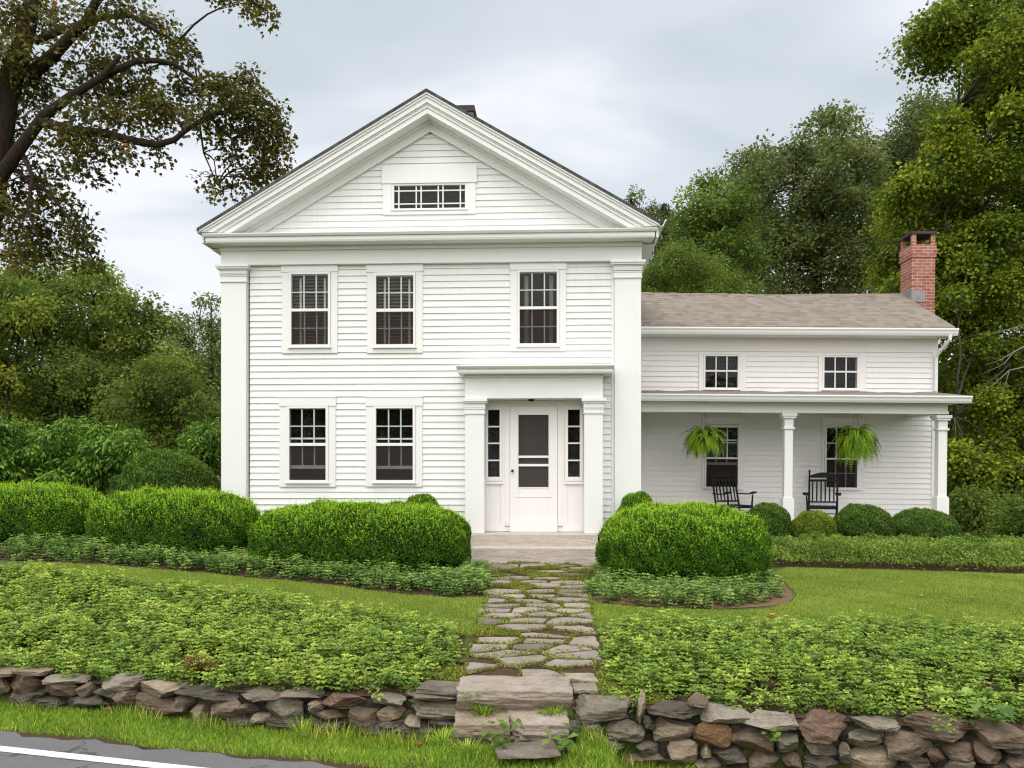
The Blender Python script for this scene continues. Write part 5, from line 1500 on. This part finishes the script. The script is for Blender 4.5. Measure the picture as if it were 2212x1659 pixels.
# ------------------------------------------------------------------ trees
def foliage(name, clumps, mat, parent, lps=14, sr=.28, size=.10, droop=.35, wr=.8, tmpl=KITE, flat=.6, off=(0, 0, 0), vj=.10, vs=.16, shell=2.2):
    """clumps: rows (x,y,z, rx,ry,rz, sprays, vbase). Leaves grow in small flat sprays at the twig ends."""
    C = np.array([c[:3] for c in clumps], float); R = np.array([c[3:6] for c in clumps], float)
    ns = np.array([max(1, int(c[6])) for c in clumps]); vb = np.array([c[7] for c in clumps], float)
    ci = np.repeat(np.arange(len(clumps)), ns); m = len(ci)
    u = unit(RNG.normal(0, 1, (m, 3))); rad = RNG.random(m)**(1/shell)
    sc = C[ci]+u*rad[:, None]*R[ci]
    out = unit(u*np.array([1, 1, .6])+np.array([0, 0, .35])+RNG.normal(0, .3, (m, 3)))
    nrm = unit(np.array([0, 0, 1.0])*flat+out*(1-flat)+RNG.normal(0, .28, (m, 3)))
    sv = vb[ci]+RNG.normal(0, vs, m)
    si = np.repeat(np.arange(m), lps); n = len(si)
    a = RNG.uniform(0, 6.28, n); r_ = np.sqrt(RNG.random(n))*sr
    X = unit(np.cross(nrm, np.array([.3, .9, .1]))); Y = np.cross(nrm, X)
    dirr = X[si]*np.cos(a)[:, None]+Y[si]*np.sin(a)[:, None]
    P = sc[si]+dirr*r_[:, None]+nrm[si]*RNG.normal(0, .22*sr, n)[:, None]
    P[:, 2] -= (r_/sr)**2*droop*sr*.6
    D = unit(dirr+out[si]*.5+np.array([0, 0, -droop])+RNG.normal(0, .35, (n, 3)))
    N = unit(nrm[si]+RNG.normal(0, .45, (n, 3)))
    val = np.clip(sv[si]+RNG.normal(0, vj, n), 0, 1)
    leaf_mesh(name, P-np.array(off), D, N, RNG.uniform(.65, 1.25, n)*size, wr, val, tmpl, mat, parent)
    return sc

def twig_fill(mb, clumps, limbs, off, r0=.03, per=5, rmin=.006, seed=0):
    """a bent branch from the nearest limb point to every clump, with finer ones inside"""
    rnd = random.Random(seed)
    pts = [Vector(p) for l in limbs for p in l]
    for c in clumps:
        cc = Vector(c[:3])
        cand = sorted(pts, key=lambda p: (p-cc).length+max(0, p.z-cc.z)*.8)[:3]
        b = rnd.choice(cand)
        L = (cc-b).length
        mid = b.lerp(cc, .5)+Vector((rnd.gauss(0, .08), rnd.gauss(0, .08), .10+rnd.gauss(0, .06)))*L
        rr = min(r0, .010+.012*L)
        mb.tube([p-off for p in (b, b.lerp(mid, .55)+Vector((0, 0, .03*L)), mid, mid.lerp(cc, .6)+Vector((0, 0, .02*L)), cc)], [rr, rr*.85, rr*.7, rr*.5, rr*.35], 5)
        for k in range(per):
            e = cc+Vector((rnd.gauss(0, .6)*c[3], rnd.gauss(0, .6)*c[4], rnd.gauss(-.1, .6)*c[5]))
            s = mid.lerp(cc, rnd.uniform(.3, 1))
            mb.tube([p-off for p in (s, s.lerp(e, .5)+Vector((rnd.gauss(0, .05), rnd.gauss(0, .05), .05)), e)], [rr*.4, rr*.3, rmin], 4)

def tree(name, label, cat, base, trunk, limbs, clumps, mat, bark=None, group=None, per=4, r0=.04, seed=0, **kw):
    """trunk, limbs: lists of (point, radius)"""
    th = thing(name, label, cat, base, 0, group); off = Vector(base)
    t = MB(); bark = bark or BARK
    t.tube([Vector(p)-off for p, r in trunk], [r for p, r in trunk], 14)
    to = t.build('trunk', bark, th, None, 0, True, recalc=False)
    b = MB()
    for l in limbs:
        b.tube([Vector(p)-off for p, r in l], [r for p, r in l], 10)
    lp = [[p for p, r in l] for l in limbs]+[[p for p, r in trunk[len(trunk)//2:]]]
    twig_fill(b, clumps, lp, off, r0, per, seed=seed)
    b.build('branches', bark, th, None, 0, True, recalc=False)
    foliage('crown', clumps, mat, th, off=base, **kw)
    return th

def fill(poly, n, Y, dY, rpx, flat=.75, sprays=26, vb=.45, vr=.12, seed=0, mind=.62, back=0.0):
    """clumps spread through a volume: their outline in the photo is poly, their depth Y +- dY, sizes rpx photo units"""
    rnd = random.Random(seed); out = []; tries = 0
    xs = [p[0] for p in poly]; ys = [p[1] for p in poly]
    while len(out) < n and tries < n*60:
        tries += 1
        x, y = rnd.uniform(min(xs), max(xs)), rnd.uniform(min(ys), max(ys))
        if not in_poly(np.array([x]), np.array([y]), poly)[0]: continue
        r = rpx*rnd.uniform(.65, 1.25)
        yy = Y+rnd.uniform(-dY, dY)
        if any((x-o[8])**2+(y-o[9])**2 < (mind*r)**2 and abs(yy-o[1]) < dY*.6 for o in out): continue
        p = at(x, y, yy); rm = r/F_*yy
        out.append((p.x, p.y, p.z, rm, rm, rm*flat, sprays*rnd.uniform(.7, 1.2), vb+rnd.uniform(-vr, vr), x, y))
    return [o[:8] for o in out]
def poly_limb(px, Y0, Y1, r0, r1):
    n = len(px)
    return [(at(x, y, Y0+(Y1-Y0)*i/(n-1)), r0+(r1-r0)*i/(n-1)) for i, (x, y) in enumerate(px)]

# ---- big dark maple on the left
YT = 21.0
b0 = (at(-40, 700, YT).x-.3, YT, g1(-12.5, YT)-.1)
def pl_(px, r0, r1, y0=YT, y1=YT): return poly_limb(px, y0, y1, r0, r1)
trunk = [(Vector((b0[0]-.5, YT, b0[2])), .62), (at(-75, 760, YT), .48), (at(-45, 520, YT), .42), (at(-15, 370, YT), .34), (at(15, 200, YT), .27), (at(45, 105, YT), .22), (at(75, -10, YT), .19), (at(95, -160, YT), .12)]
limbs = [pl_([(-45, 520), (-12, 400), (43, 320), (96, 249), (150, 210), (222, 165), (260, 120)], .20, .05, YT, YT-1.2),
 pl_([(60, 167), (117, 117), (160, 71), (188, 46), (213, -10), (225, -90)], .16, .08, YT, YT-.8),
 pl_([(75, 90), (120, 70), (171, 53), (228, 36), (285, 34), (334, 64), (382, 93)], .10, .035, YT, YT+.8),
 pl_([(88, 262), (149, 281), (228, 288), (277, 302), (338, 313), (377, 302), (398, 284), (450, 250), (520, 235), (580, 270)], .12, .03, YT-.6, YT-.2),
 pl_([(222, 165), (295, 131), (341, 131), (377, 139), (427, 174), (470, 205), (540, 200)], .08, .025, YT-.9, YT+.4),
 pl_([(450, 250), (500, 300), (520, 360), (545, 390)], .04, .012, YT-.3, YT-.2),
 pl_([(430, 262), (440, 330), (470, 400)], .03, .01, YT-.3, YT+.3),
 pl_([(43, 320), (70, 380), (60, 450), (90, 540)], .06, .02, YT-.2, YT-1.5),
 pl_([(20, 360), (110, 420), (170, 500), (200, 560)], .05, .015, YT-.2, YT-1.0),
 pl_([(-15, 370), (-60, 250), (-80, 100), (-70, -40)], .18, .08, YT+.3, YT+1.5),
 pl_([(213, -10), (330, -40), (450, -30), (520, -8), (575, 20)], .06, .012, YT-.8, YT-1.4)]
cl = [(30,110,60,60,1),(20,30,60,40,1),(95,35,40,35,.7),(150,25,65,28,.55),(250,12,65,22,.6),(330,42,55,32,.8),(385,90,32,38,.8),(402,112,22,22,.7),(200,85,45,34,.5),(130,135,55,34,.6),(60,160,45,40,.9),(230,150,55,40,1),
 (300,110,45,34,.6),(300,190,65,40,1.1),(180,205,55,36,.9),(90,225,45,34,.6),(250,245,60,34,1),(340,225,55,40,1),(400,195,46,36,.9),(470,185,45,36,.9),(530,175,42,32,1),(560,225,40,46,1.05),(500,235,50,42,1),(440,262,50,34,.8),(600,265,34,40,1),(588,318,40,40,1),(540,296,46,36,.9),(490,325,30,26,.5),(470,400,26,22,.35),(500,413,24,18,.4),(548,385,34,28,.7),(585,365,30,26,.8),(440,382,18,12,.3),(515,350,22,22,.4),
 (140,298,55,42,.8),(200,325,45,34,.8),(250,318,42,26,.6),(105,355,46,36,.7),(190,368,36,20,.5),(60,395,55,44,.8),(30,445,50,36,.8),(115,425,45,36,.7),(60,495,65,46,.9),(150,475,48,40,.8),(180,525,38,36,.8),(100,545,65,36,.9),(30,540,46,36,.9),(192,568,28,18,.5),(340,338,20,16,.3),(322,300,30,18,.4),(280,330,20,16,.3),
 (560,12,30,16,.6),(520,2,30,10,.5),(575,32,14,14,.4),(480,-20,30,14,.6),(30,200,55,50,.8),(-30,300,50,60,.9),(-40,150,60,60,1),(-30,420,60,50,.9),(-60,20,60,60,1),(40,270,36,30,.4),(5,335,26,26,.3),(230,205,40,26,.5),(165,245,34,26,.5),(370,260,34,22,.5),(215,45,46,28,.5)]
rnd = random.Random(3); clumps = []
for x, y, rx, ry, k in cl:
    yy = YT+rnd.uniform(-1.6, 1.6)*.8; p = at(x, y, yy); s = yy/F_
    clumps.append((p.x, p.y, p.z, rx*s*.98, min(1.1, rx*s*1.2), ry*s*.98, 36*k*(rx*ry/2400)**.5, .40+rnd.uniform(-.14, .16)))
T = tree('maple_tree', 'large dark-leaved maple at the left edge, its limbs reaching over the house roof', 'tree', b0, trunk, limbs, clumps, L_MAPLE_L, BARK, lps=17, sr=.33, size=.105, wr=.92, tmpl=LOBED, droop=.55, per=4, r0=.035, seed=2, vs=.14, shell=1.7, flat=.45)

# ---- yellow-green sugar maple on the right
YR = 27.0
b1 = (at(2290, 1100, YR).x, YR, g1(15, YR)-.1)
tr1 = [(Vector(b1), .50), (at(2285, 900, YR), .40), (at(2270, 600, YR), .33), (at(2240, 350, YR), .25), (at(2210, 120, YR), .16), (at(2190, -60, YR), .08)]
lm1 = [poly_limb([(2285, 820), (2230, 700), (2150, 620), (2060, 590)], YR, YR-1.5, .16, .04), poly_limb([(2270, 600), (2180, 520), (2060, 500), (1960, 520), (1900, 560)], YR, YR-.8, .15, .03),
 poly_limb([(2250, 420), (2160, 360), (2070, 380), (1990, 430), (1910, 450)], YR, YR+.8, .13, .03), poly_limb([(2230, 300), (2150, 220), (2070, 230)], YR, YR-.6, .12, .03),
 poly_limb([(2215, 150), (2130, 60), (2040, 60), (1980, 90)], YR, YR-1.2, .10, .02), poly_limb([(2290, 950), (2200, 900), (2110, 850), (2060, 900)], YR, YR-2.5, .13, .03), poly_limb([(2285, 980), (2190, 1010), (2110, 990)], YR, YR-2.5, .10, .03)]
R1P = [(2230,-30),(2060,-30),(2000,20),(1985,90),(2010,110),(2060,100),(2120,130),(2080,190),(2040,210),(2020,260),(1995,330),(1950,395),(1905,440),(1895,475),(1930,500),(1915,560),(1905,600),(1940,640),(2030,650),(2060,720),(2060,800),(2080,880),(2060,960),(2070,1040),(2100,1075),(2230,1090),(2330,1090),(2330,-30)]
c1 = fill(R1P, 300, YR, 3.2, 40, .5, 36, .47, .17, 11, .48)
c1 += [tuple(at(x, y, YR-.9))+(.72, .9, .48, 38, v) for x, y, v in ((2000, 60, .45), (2040, 110, .4), (2010, 140, .35), (1985, 100, .4), (2070, 60, .45), (2120, 90, .4), (2060, 20, .45), (2160, 120, .4), (2200, 60, .4), (2180, 170, .35))]
T = tree('maple_tree', 'yellow-green sugar maple filling the right edge behind the brick chimney', 'tree', b1, tr1, lm1, c1, L_MAPLE_R, BARK2, lps=20, sr=.46, size=.112, wr=.85, droop=.6, per=3, r0=.04, seed=5, vs=.22, flat=.6, shell=1.6)
db = MB(); o_ = Vector(b1)
for pts, r0 in (([(2225, 742), (2190, 760), (2160, 778), (2130, 788)], .035), ([(2190, 760), (2170, 785), (2140, 800), (2120, 808)], .022), ([(2225, 790), (2180, 800), (2150, 828), (2130, 842)], .03), ([(2180, 800), (2172, 830), (2160, 862)], .02), ([(2215, 700), (2150, 720), (2110, 722)], .02), ([(2160, 778), (2140, 772), (2125, 776)], .014)):
    db.tube([at(x, y, YR-3.1)-o_ for x, y in pts], [r0*.7, r0*.5, r0*.35, r0*.18][:len(pts)], 6)
db.build('bare_branch', DEADWOOD, T, None, 0, True, recalc=False)

# ---- trees behind the wing
GO = 'trees behind the porch wing'
def back_tree(name, label, poly, n, Y, dY, rpx, mat, trunk_px, r=.28, vb=.45, vr=.14, sprays=30, seed=0, group=None, limb_px=(), bark=None, flat=.8, **kw):
    cl = fill(poly, n, Y, dY, rpx, flat, sprays, vb, vr, seed)
    x0, y0 = trunk_px[0]
    X = at(x0, 1000, Y).x; base = (X, Y, g1(X, Y)-.1)
    tk = [(Vector(base), r*1.15)]+[(at(x, y, Y), r*(1-.75*(i+1)/len(trunk_px))) for i, (x, y) in enumerate(trunk_px)]
    lm = [poly_limb(l, Y, Y+random.Random(seed+i).uniform(-dY, dY)*.8, r*.35, r*.08) for i, l in enumerate(limb_px)]
    return tree(name, label, 'tree', base, tk, lm, cl, mat, bark or BARK, group, seed=seed, **kw)
back_tree('oak_tree', 'tall grey-green oak with a domed crown behind the middle of the wing roof', [(1640,640),(1620,560),(1640,480),(1590,420),(1600,350),(1660,330),(1700,290),(1760,265),(1800,240),(1850,240),(1880,275),(1890,340),(1900,420),(1890,520),(1900,640)], 105, 36, 3.2, 44, L_OAK, [(1760, 800), (1765, 600), (1775, 450), (1800, 330)], .34, .50, .16, 30, 21, GO, [[(1765, 600), (1700, 500), (1660, 420)], [(1770, 540), (1840, 440), (1860, 360)], [(1768, 580), (1820, 540), (1870, 520)], [(1765, 560), (1690, 560), (1650, 540)]], lps=14, sr=.42, size=.16, wr=.62, per=2, r0=.06, vs=.17)
back_tree('oak_tree', 'darker oak with an open crown between the domed oak and the yellow-green maple', [(1890,640),(1880,500),(1890,380),(1905,310),(1935,270),(1960,235),(2010,215),(2050,190),(2080,220),(2090,400),(2040,640)], 110, 41, 3, 40, L_OAK, [(1970, 800), (1972, 560), (1985, 400), (2000, 270)], .32, .33, .14, 28, 23, GO, [[(1972, 560), (1920, 430)], [(1980, 460), (2040, 330)]], lps=14, sr=.46, size=.17, wr=.62, per=2, r0=.06, vs=.15)
back_tree('oak_tree', 'slim oak with pale feathery top leaning left of the domed oak', [(1660,640),(1560,640),(1580,520),(1560,430),(1575,365),(1620,320),(1660,330),(1690,370),(1680,480)], 34, 40, 2.4, 36, L_OAK, [(1630, 800), (1628, 560), (1625, 420), (1640, 340)], .22, .52, .16, 24, 25, GO, [[(1628, 560), (1590, 460)]], lps=13, sr=.42, size=.16, wr=.6, per=2, r0=.05, vs=.16)
back_tree('ash_tree', 'bright green bushy tree behind the left half of the wing roof', [(1470,640),(1440,600),(1455,520),(1480,480),(1500,420),(1535,385),(1590,400),(1620,450),(1630,520),(1620,600),(1600,640)], 46, 31, 2.4, 42, L_BRIGHT, [(1545, 760), (1545, 560), (1548, 430)], .22, .48, .15, 34, 27, GO, [[(1545, 560), (1490, 500)], [(1545, 540), (1600, 470)]], lps=15, sr=.36, size=.13, wr=.62, per=2, r0=.05, vs=.15)
back_tree('locust_tree', 'light green feathery young tree rising right beside the main house gutter', [(1385,660),(1392,600),(1420,560),(1450,540),(1490,535),(1530,560),(1570,590),(1615,605),(1600,650)], 40, 26, 1.3, 32, L_BRIGHT, [(1470, 760), (1468, 650), (1460, 570)], .12, .66, .12, 34, 29, GO, [[(1468, 650), (1530, 600)], [(1468, 650), (1420, 590)]], lps=18, sr=.28, size=.095, wr=.34, per=3, r0=.03, vs=.12, droop=.5)
back_tree('pine_tree', 'small dark rounded tree top showing over the right eave of the main house', [(1390,640),(1400,520),(1400,450),(1430,425),(1465,440),(1480,480),(1480,560),(1470,640)], 26, 44, 2, 32, L_OAK, [(1435, 800), (1435, 520), (1435, 440)], .2, .30, .12, 30, 31, GO, lps=15, sr=.42, size=.15, wr=.5, per=1, r0=.05)
back_tree('birch_tree', 'small pale leafy tree top just behind the right roof slope of the main house', [(1330,500),(1335,420),(1360,402),(1388,425),(1395,480),(1390,560)], 12, 42, 1.5, 26, L_PALE, [(1362, 800), (1362, 520), (1362, 430)], .14, .55, .12, 22, 33, GO, lps=13, sr=.36, size=.14, wr=.6, per=1, r0=.04)

# ---- woodland on the left
GL = 'trees of the wood left of the house'
back_tree('wood_tree', 'broad olive-green tree under the drooping maple boughs at the left', [(60,760),(40,640),(60,585),(150,570),(230,595),(300,640),(345,690),(372,745),(330,800),(200,820)], 66, 33, 2.8, 44, L_WOOD, [(215, 960), (210, 780), (200, 660)], .28, .50, .17, 34, 41, GL, [[(212, 780), (290, 700)], [(210, 760), (120, 660)]], lps=15, sr=.40, size=.14, wr=.66, per=2, r0=.05, vs=.17)
back_tree('wood_tree', 'brownish autumn-tinged tree cut by the left picture edge', [(-80,1000),(-90,600),(-20,565),(60,575),(90,640),(80,780),(60,1000)], 62, 30, 2.6, 44, L_WOOD, [(-10, 960), (-8, 760), (0, 620)], .26, .56, .2, 34, 43, GL, [[(-8, 760), (50, 680)]], lps=15, sr=.38, size=.13, wr=.66, per=2, r0=.05, vs=.2)
back_tree('wood_tree', 'low olive tree with drooping boughs between the broad tree and the house', [(230,1000),(240,860),(300,790),(370,750),(420,800),(440,870),(470,930),(470,1010)], 52, 27, 2.2, 38, L_WOOD, [(345, 980), (350, 880), (350, 790)], .18, .47, .15, 34, 45, GL, [[(350, 880), (410, 840)]], lps=15, sr=.34, size=.12, wr=.6, per=2, r0=.04, vs=.15)
back_tree('wood_tree', 'dark tree in the shade below the broad olive tree', [(40,1000),(60,820),(150,790),(250,800),(300,850),(290,1000)], 50, 30, 2.0, 40, L_WOOD, [(170, 980), (172, 880), (175, 810)], .22, .36, .15, 32, 47, GL, lps=15, sr=.36, size=.13, wr=.62, per=2, r0=.04, vs=.16)
back_tree('sapling_tree', 'thin open-crowned sapling closest to the house corner, sky showing through', [(415,740),(430,690),(440,640),(470,650),(478,700),(495,760),(480,800),(440,790)], 17, 36, 1.2, 20, L_PALE, [(458, 900), (457, 760), (456, 660)], .11, .5, .14, 13, 49, GL, [[(457, 780), (430, 700)], [(457, 760), (478, 690)]], lps=11, sr=.34, size=.15, wr=.6, per=3, r0=.03)
back_tree('sapling_tree', 'thin open-crowned sapling left of the one at the house corner', [(345,700),(360,672),(395,665),(425,668),(432,720),(415,790),(370,770)], 16, 38, 1.2, 20, L_PALE, [(412, 900), (411, 760), (405, 680)], .11, .48, .14, 12, 51, GL, [[(411, 780), (380, 700)]], lps=11, sr=.36, size=.15, wr=.6, per=3, r0=.03)
back_tree('wood_tree', 'greyish bushy tree low behind the two saplings', [(370,960),(380,800),(420,770),(480,780),(500,960)], 30, 40, 2.0, 34, L_PALE, [(440, 960), (440, 860), (440, 800)], .2, .42, .14, 30, 53, GL, lps=14, sr=.44, size=.15, wr=.62, per=1, r0=.04)

# ---- shrubs beside the house
def shrub(name, label, poly, n, Y, dY, rpx, mat, squash, sprays, vb, seed, base_px, **kw):
    cl = fill(poly, n, Y, dY, rpx, squash, sprays, vb, .13, seed, .5)
    X = at(base_px, 1000, Y).x; base = (X, Y, g1(X, Y)-.05)
    th = thing(name, label, 'shrub', base, 0, kw.pop('group', None)); off = Vector(base)
    b = MB(); rr = random.Random(seed)
    st = []
    for k in range(9):
        a = rr.uniform(0, 6.28); e = Vector(rr.choice(cl)[:3])
        p = [Vector(base)+Vector((math.cos(a)*.2, math.sin(a)*.2, 0)), Vector(base).lerp(e, .5)+Vector((0, 0, .25)), e]
        b.tube([q-off for q in p], [.03, .022, .01], 6); st.append(p)
    twig_fill(b, cl, st, off, .016, 3, .003, seed)
    b.build('stems', BARK, th, None, 0, True, recalc=False)
    foliage('foliage', cl, mat, th, off=base, **kw)
    return th
shrub('viburnum_shrub', 'tall layered shrub with pointed glossy drooping leaves behind the far left hedge', [(-120,1070),(-110,920),(-30,905),(60,915),(110,925),(150,900),(200,890),(250,905),(290,940),(325,970),(310,1010),(270,1030),(250,1070)], 110, 18.6, 1.1, 30, L_VIB, .24, 17, .52, 61, 80, lps=12, sr=.20, size=.13, wr=.36, droop=.8, flat=.85, vs=.2)
shrub('viburnum_shrub', 'smaller dark shrub with pointed leaves tucked against the house corner', [(400,1010),(410,940),(440,905),(480,915),(490,1010)], 24, 19.0, .7, 28, L_VIB, .3, 16, .5, 63, 455, lps=12, sr=.20, size=.11, wr=.40, droop=.7, flat=.7, vs=.15)
def px_dome(): 
    Yc = 17.2; cx = (362-CX)/F_*Yc
    return hedge('yew_shrub', 'dark green dome-shaped yew beside the left corner of the house', 'shrub', (cx, Yc), 1.08, 1.0, E-(978-YH)/F_*Yc-g1(cx, Yc), L_BOXD, 70000, leaf=.032, shoots=350, ex=2.0, shoot_h=.10, lum=-.02, seed=71, bump_=.07, flat=.35)
px_dome()
# undergrowth at the right edge
GU = 'undergrowth shrubs below the yellow-green maple'
shrub('woodland_shrub', 'loose bright shrub at the right edge below the maple boughs', [(2150,1220),(2160,1130),(2200,1080),(2260,1090),(2300,1220)], 26, 17.6, .8, 34, L_BRIGHT, .6, 22, .42, 73, 2220, lps=13, sr=.2, size=.09, wr=.5, vs=.16, group=GU)
shrub('woodland_shrub', 'dull olive shrub between the right porch post and the picture edge', [(2062,1190),(2060,1100),(2090,1060),(2150,1070),(2170,1190)], 28, 19.5, .8, 34, L_WOOD, .6, 24, .42, 75, 2112, lps=13, sr=.22, size=.09, wr=.5, vs=.16, group=GU)
shrub('woodland_shrub', 'dark shrub in the shade further back at the right edge', [(2120,1190),(2130,1090),(2180,1060),(2290,1060),(2300,1190)], 30, 21.0, .9, 38, L_WOOD, .6, 24, .32, 77, 2200, lps=13, sr=.24, size=.10, wr=.5, vs=.16, group=GU)
shrub('woodland_shrub', 'small pale weedy shrub at the right end of the low bed', [(2150,1215),(2165,1180),(2190,1165),(2230,1180),(2235,1220)], 12, 15.6, .3, 22, L_PALE, .6, 18, .6, 79, 2195, lps=12, sr=.12, size=.06, wr=.5, vs=.14, group=GU)

# ---- far wood that closes the view, and the wood across the road that the windows mirror
def far_wood(name, pts, n, h0, h1, dep, size, mat, seed):
    r = np.random.default_rng(seed); P = []
    t = r.random(n); seg = np.minimum((t*(len(pts)-1)).astype(int), len(pts)-2); f = t*(len(pts)-1)-seg
    A = np.array(pts); X = A[seg, 0]+(A[seg+1, 0]-A[seg, 0])*f; Y = A[seg, 1]+(A[seg+1, 1]-A[seg, 1])*f+r.normal(0, dep, n)
    top = h0+(h1-h0)*(.5+.5*lump(X, Y*.3, .22, seed)+.25*lump(X, Y, .7, seed+1))
    Z = top*(1-np.abs(r.normal(0, .38, n)).clip(0, 1))
    D = unit(r.normal(0, .7, (n, 3))+np.array([0, 0, -.2])); N = unit(r.normal(0, .6, (n, 3))+np.array([0, 0, .7]))
    val = np.clip(.42+.2*lump(X, Z, .6, seed+2)+r.normal(0, .15, n), 0, 1)
    return tag(leaf_mesh(name, np.stack([X, Y, Z+.3], 1), D, N, r.uniform(.6, 1.3, n)*size, .7, val, KITE, mat), kind='stuff')
far_wood('far_woods', [(-75, 46), (-40, 52), (-12, 58), (20, 58), (55, 48)], 70000, 5.0, 9.5, 3.0, .40, L_WOOD, 3)
far_wood('far_woods', [(14, 33), (22, 31), (34, 27)], 26000, 4.0, 7.0, 1.6, .26, L_WOOD, 5)
far_wood('far_woods', [(-40, 36), (-26, 40), (-14, 41)], 22000, 3.5, 5.0, 1.6, .28, L_WOOD, 7)
far_wood('far_woods', [(-45, -24), (-15, -27), (15, -27), (45, -24)], 26000, 5.0, 9.0, 2.0, .45, L_WOOD, 9)
# ------------------------------------------------------------------ camera, sky, light
cam_d = bpy.data.cameras.new('camera'); cam = bpy.data.objects.new('camera', cam_d); COL.objects.link(cam)
cam.location = (0, 0, E); cam.rotation_euler = (math.pi/2, 0, 0)
cam_d.sensor_width = 36; cam_d.lens = F_/2212*36
cam_d.shift_y = (YH-829.5)/2212
cam_d.clip_start = .1; cam_d.clip_end = 5000
SC.camera = cam

SUN_EL, SUN_AZ = math.radians(64), math.radians(196)     # behind the camera, a little to the left (azimuth from +Y, clockwise)
sdir = Vector((math.sin(SUN_AZ)*math.cos(SUN_EL), math.cos(SUN_AZ)*math.cos(SUN_EL), math.sin(SUN_EL)))
w = bpy.data.worlds.new('World'); SC.world = w; w.use_nodes = True
nt = w.node_tree; nt.nodes.clear()
N_ = nt.nodes.new; Lk = nt.links.new
out = N_('ShaderNodeOutputWorld')
sky = N_('ShaderNodeTexSky'); sky.sky_type = 'NISHITA'; sky.sun_disc = False; sky.sun_elevation = SUN_EL; sky.sun_rotation = SUN_AZ
sky.air_density = 1.0; sky.dust_density = 2.0
bg1 = N_('ShaderNodeBackground'); bg1.inputs[1].default_value = .10; Lk(sky.outputs[0], bg1.inputs[0])
tc = N_('ShaderNodeTexCoord'); sp = N_('ShaderNodeSeparateXYZ'); Lk(tc.outputs['Generated'], sp.inputs[0])
def math_(op, a, b=None, clamp=False):
    m = N_('ShaderNodeMath'); m.operation = op; m.use_clamp = clamp
    for i, v in enumerate((a, b)):
        if v is None: continue
        if hasattr(v, 'links'): Lk(v, m.inputs[i])
        else: m.inputs[i].default_value = v
    return m.outputs[0]
den = math_('ADD', math_('MAXIMUM', sp.outputs['Z'], 0.0), .16)
cmb = N_('ShaderNodeCombineXYZ'); Lk(math_('DIVIDE', sp.outputs['X'], den), cmb.inputs[0]); Lk(math_('DIVIDE', sp.outputs['Y'], den), cmb.inputs[1])
mp = N_('ShaderNodeMapping'); mp.inputs['Rotation'].default_value = (0, 0, math.radians(-38)); mp.inputs['Scale'].default_value = (1.0, 1.35, 1); mp.inputs['Location'].default_value = (3.3, 1.7, .4); Lk(cmb.outputs[0], mp.inputs[0])
nz = N_('ShaderNodeTexNoise'); nz.inputs['Scale'].default_value = 1.25; nz.inputs['Detail'].default_value = 3.5; nz.inputs['Roughness'].default_value = .45; nz.inputs['Distortion'].default_value = .35; Lk(mp.outputs[0], nz.inputs['Vector'])
cr = N_('ShaderNodeValToRGB'); e = cr.color_ramp.elements
e[0].position = .34; e[0].color = (.585, .645, .69, 1); e[1].position = .64; e[1].color = (.90, .915, .95, 1)
el = e.new(.5); el.color = (.70, .755, .815, 1)
Lk(nz.outputs['Fac'], cr.inputs[0])
# sky glow added out of view near the sun, to light facade and planting
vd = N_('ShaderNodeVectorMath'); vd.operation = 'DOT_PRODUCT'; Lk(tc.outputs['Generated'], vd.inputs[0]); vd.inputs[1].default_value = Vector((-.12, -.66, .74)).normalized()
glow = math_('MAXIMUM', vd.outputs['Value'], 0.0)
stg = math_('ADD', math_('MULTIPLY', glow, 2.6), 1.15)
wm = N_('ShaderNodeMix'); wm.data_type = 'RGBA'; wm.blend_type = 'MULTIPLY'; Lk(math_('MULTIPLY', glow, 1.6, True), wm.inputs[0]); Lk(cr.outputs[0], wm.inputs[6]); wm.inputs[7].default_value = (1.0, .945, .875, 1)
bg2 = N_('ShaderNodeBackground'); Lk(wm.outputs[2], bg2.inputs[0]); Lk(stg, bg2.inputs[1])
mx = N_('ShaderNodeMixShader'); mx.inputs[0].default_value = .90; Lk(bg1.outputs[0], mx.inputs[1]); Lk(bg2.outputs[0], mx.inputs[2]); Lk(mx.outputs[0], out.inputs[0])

sd = bpy.data.lights.new('sun', 'SUN'); sd.energy = 1.4; sd.angle = math.radians(34); sd.color = (1, .965, .91)
so = bpy.data.objects.new('sun', sd); COL.objects.link(so)
so.rotation_euler = (-sdir).to_track_quat('-Z', 'Y').to_euler()
so.location = (0, -10, 30)

v = SC.view_settings; v.view_transform = 'Standard'; v.look = 'None'; v.gamma = 1; v.exposure = 0.0; v.use_curve_mapping = False
SC.cycles.max_bounces = 8; SC.cycles.transparent_max_bounces = 12; SC.cycles.diffuse_bounces = 4; SC.cycles.glossy_bounces = 3
SC.cycles.use_adaptive_sampling = True; SC.cycles.adaptive_threshold = .006
SC.cycles.use_denoising = True
SC.cycles.pixel_filter_type = 'BLACKMAN_HARRIS'; SC.cycles.filter_width = 1.2
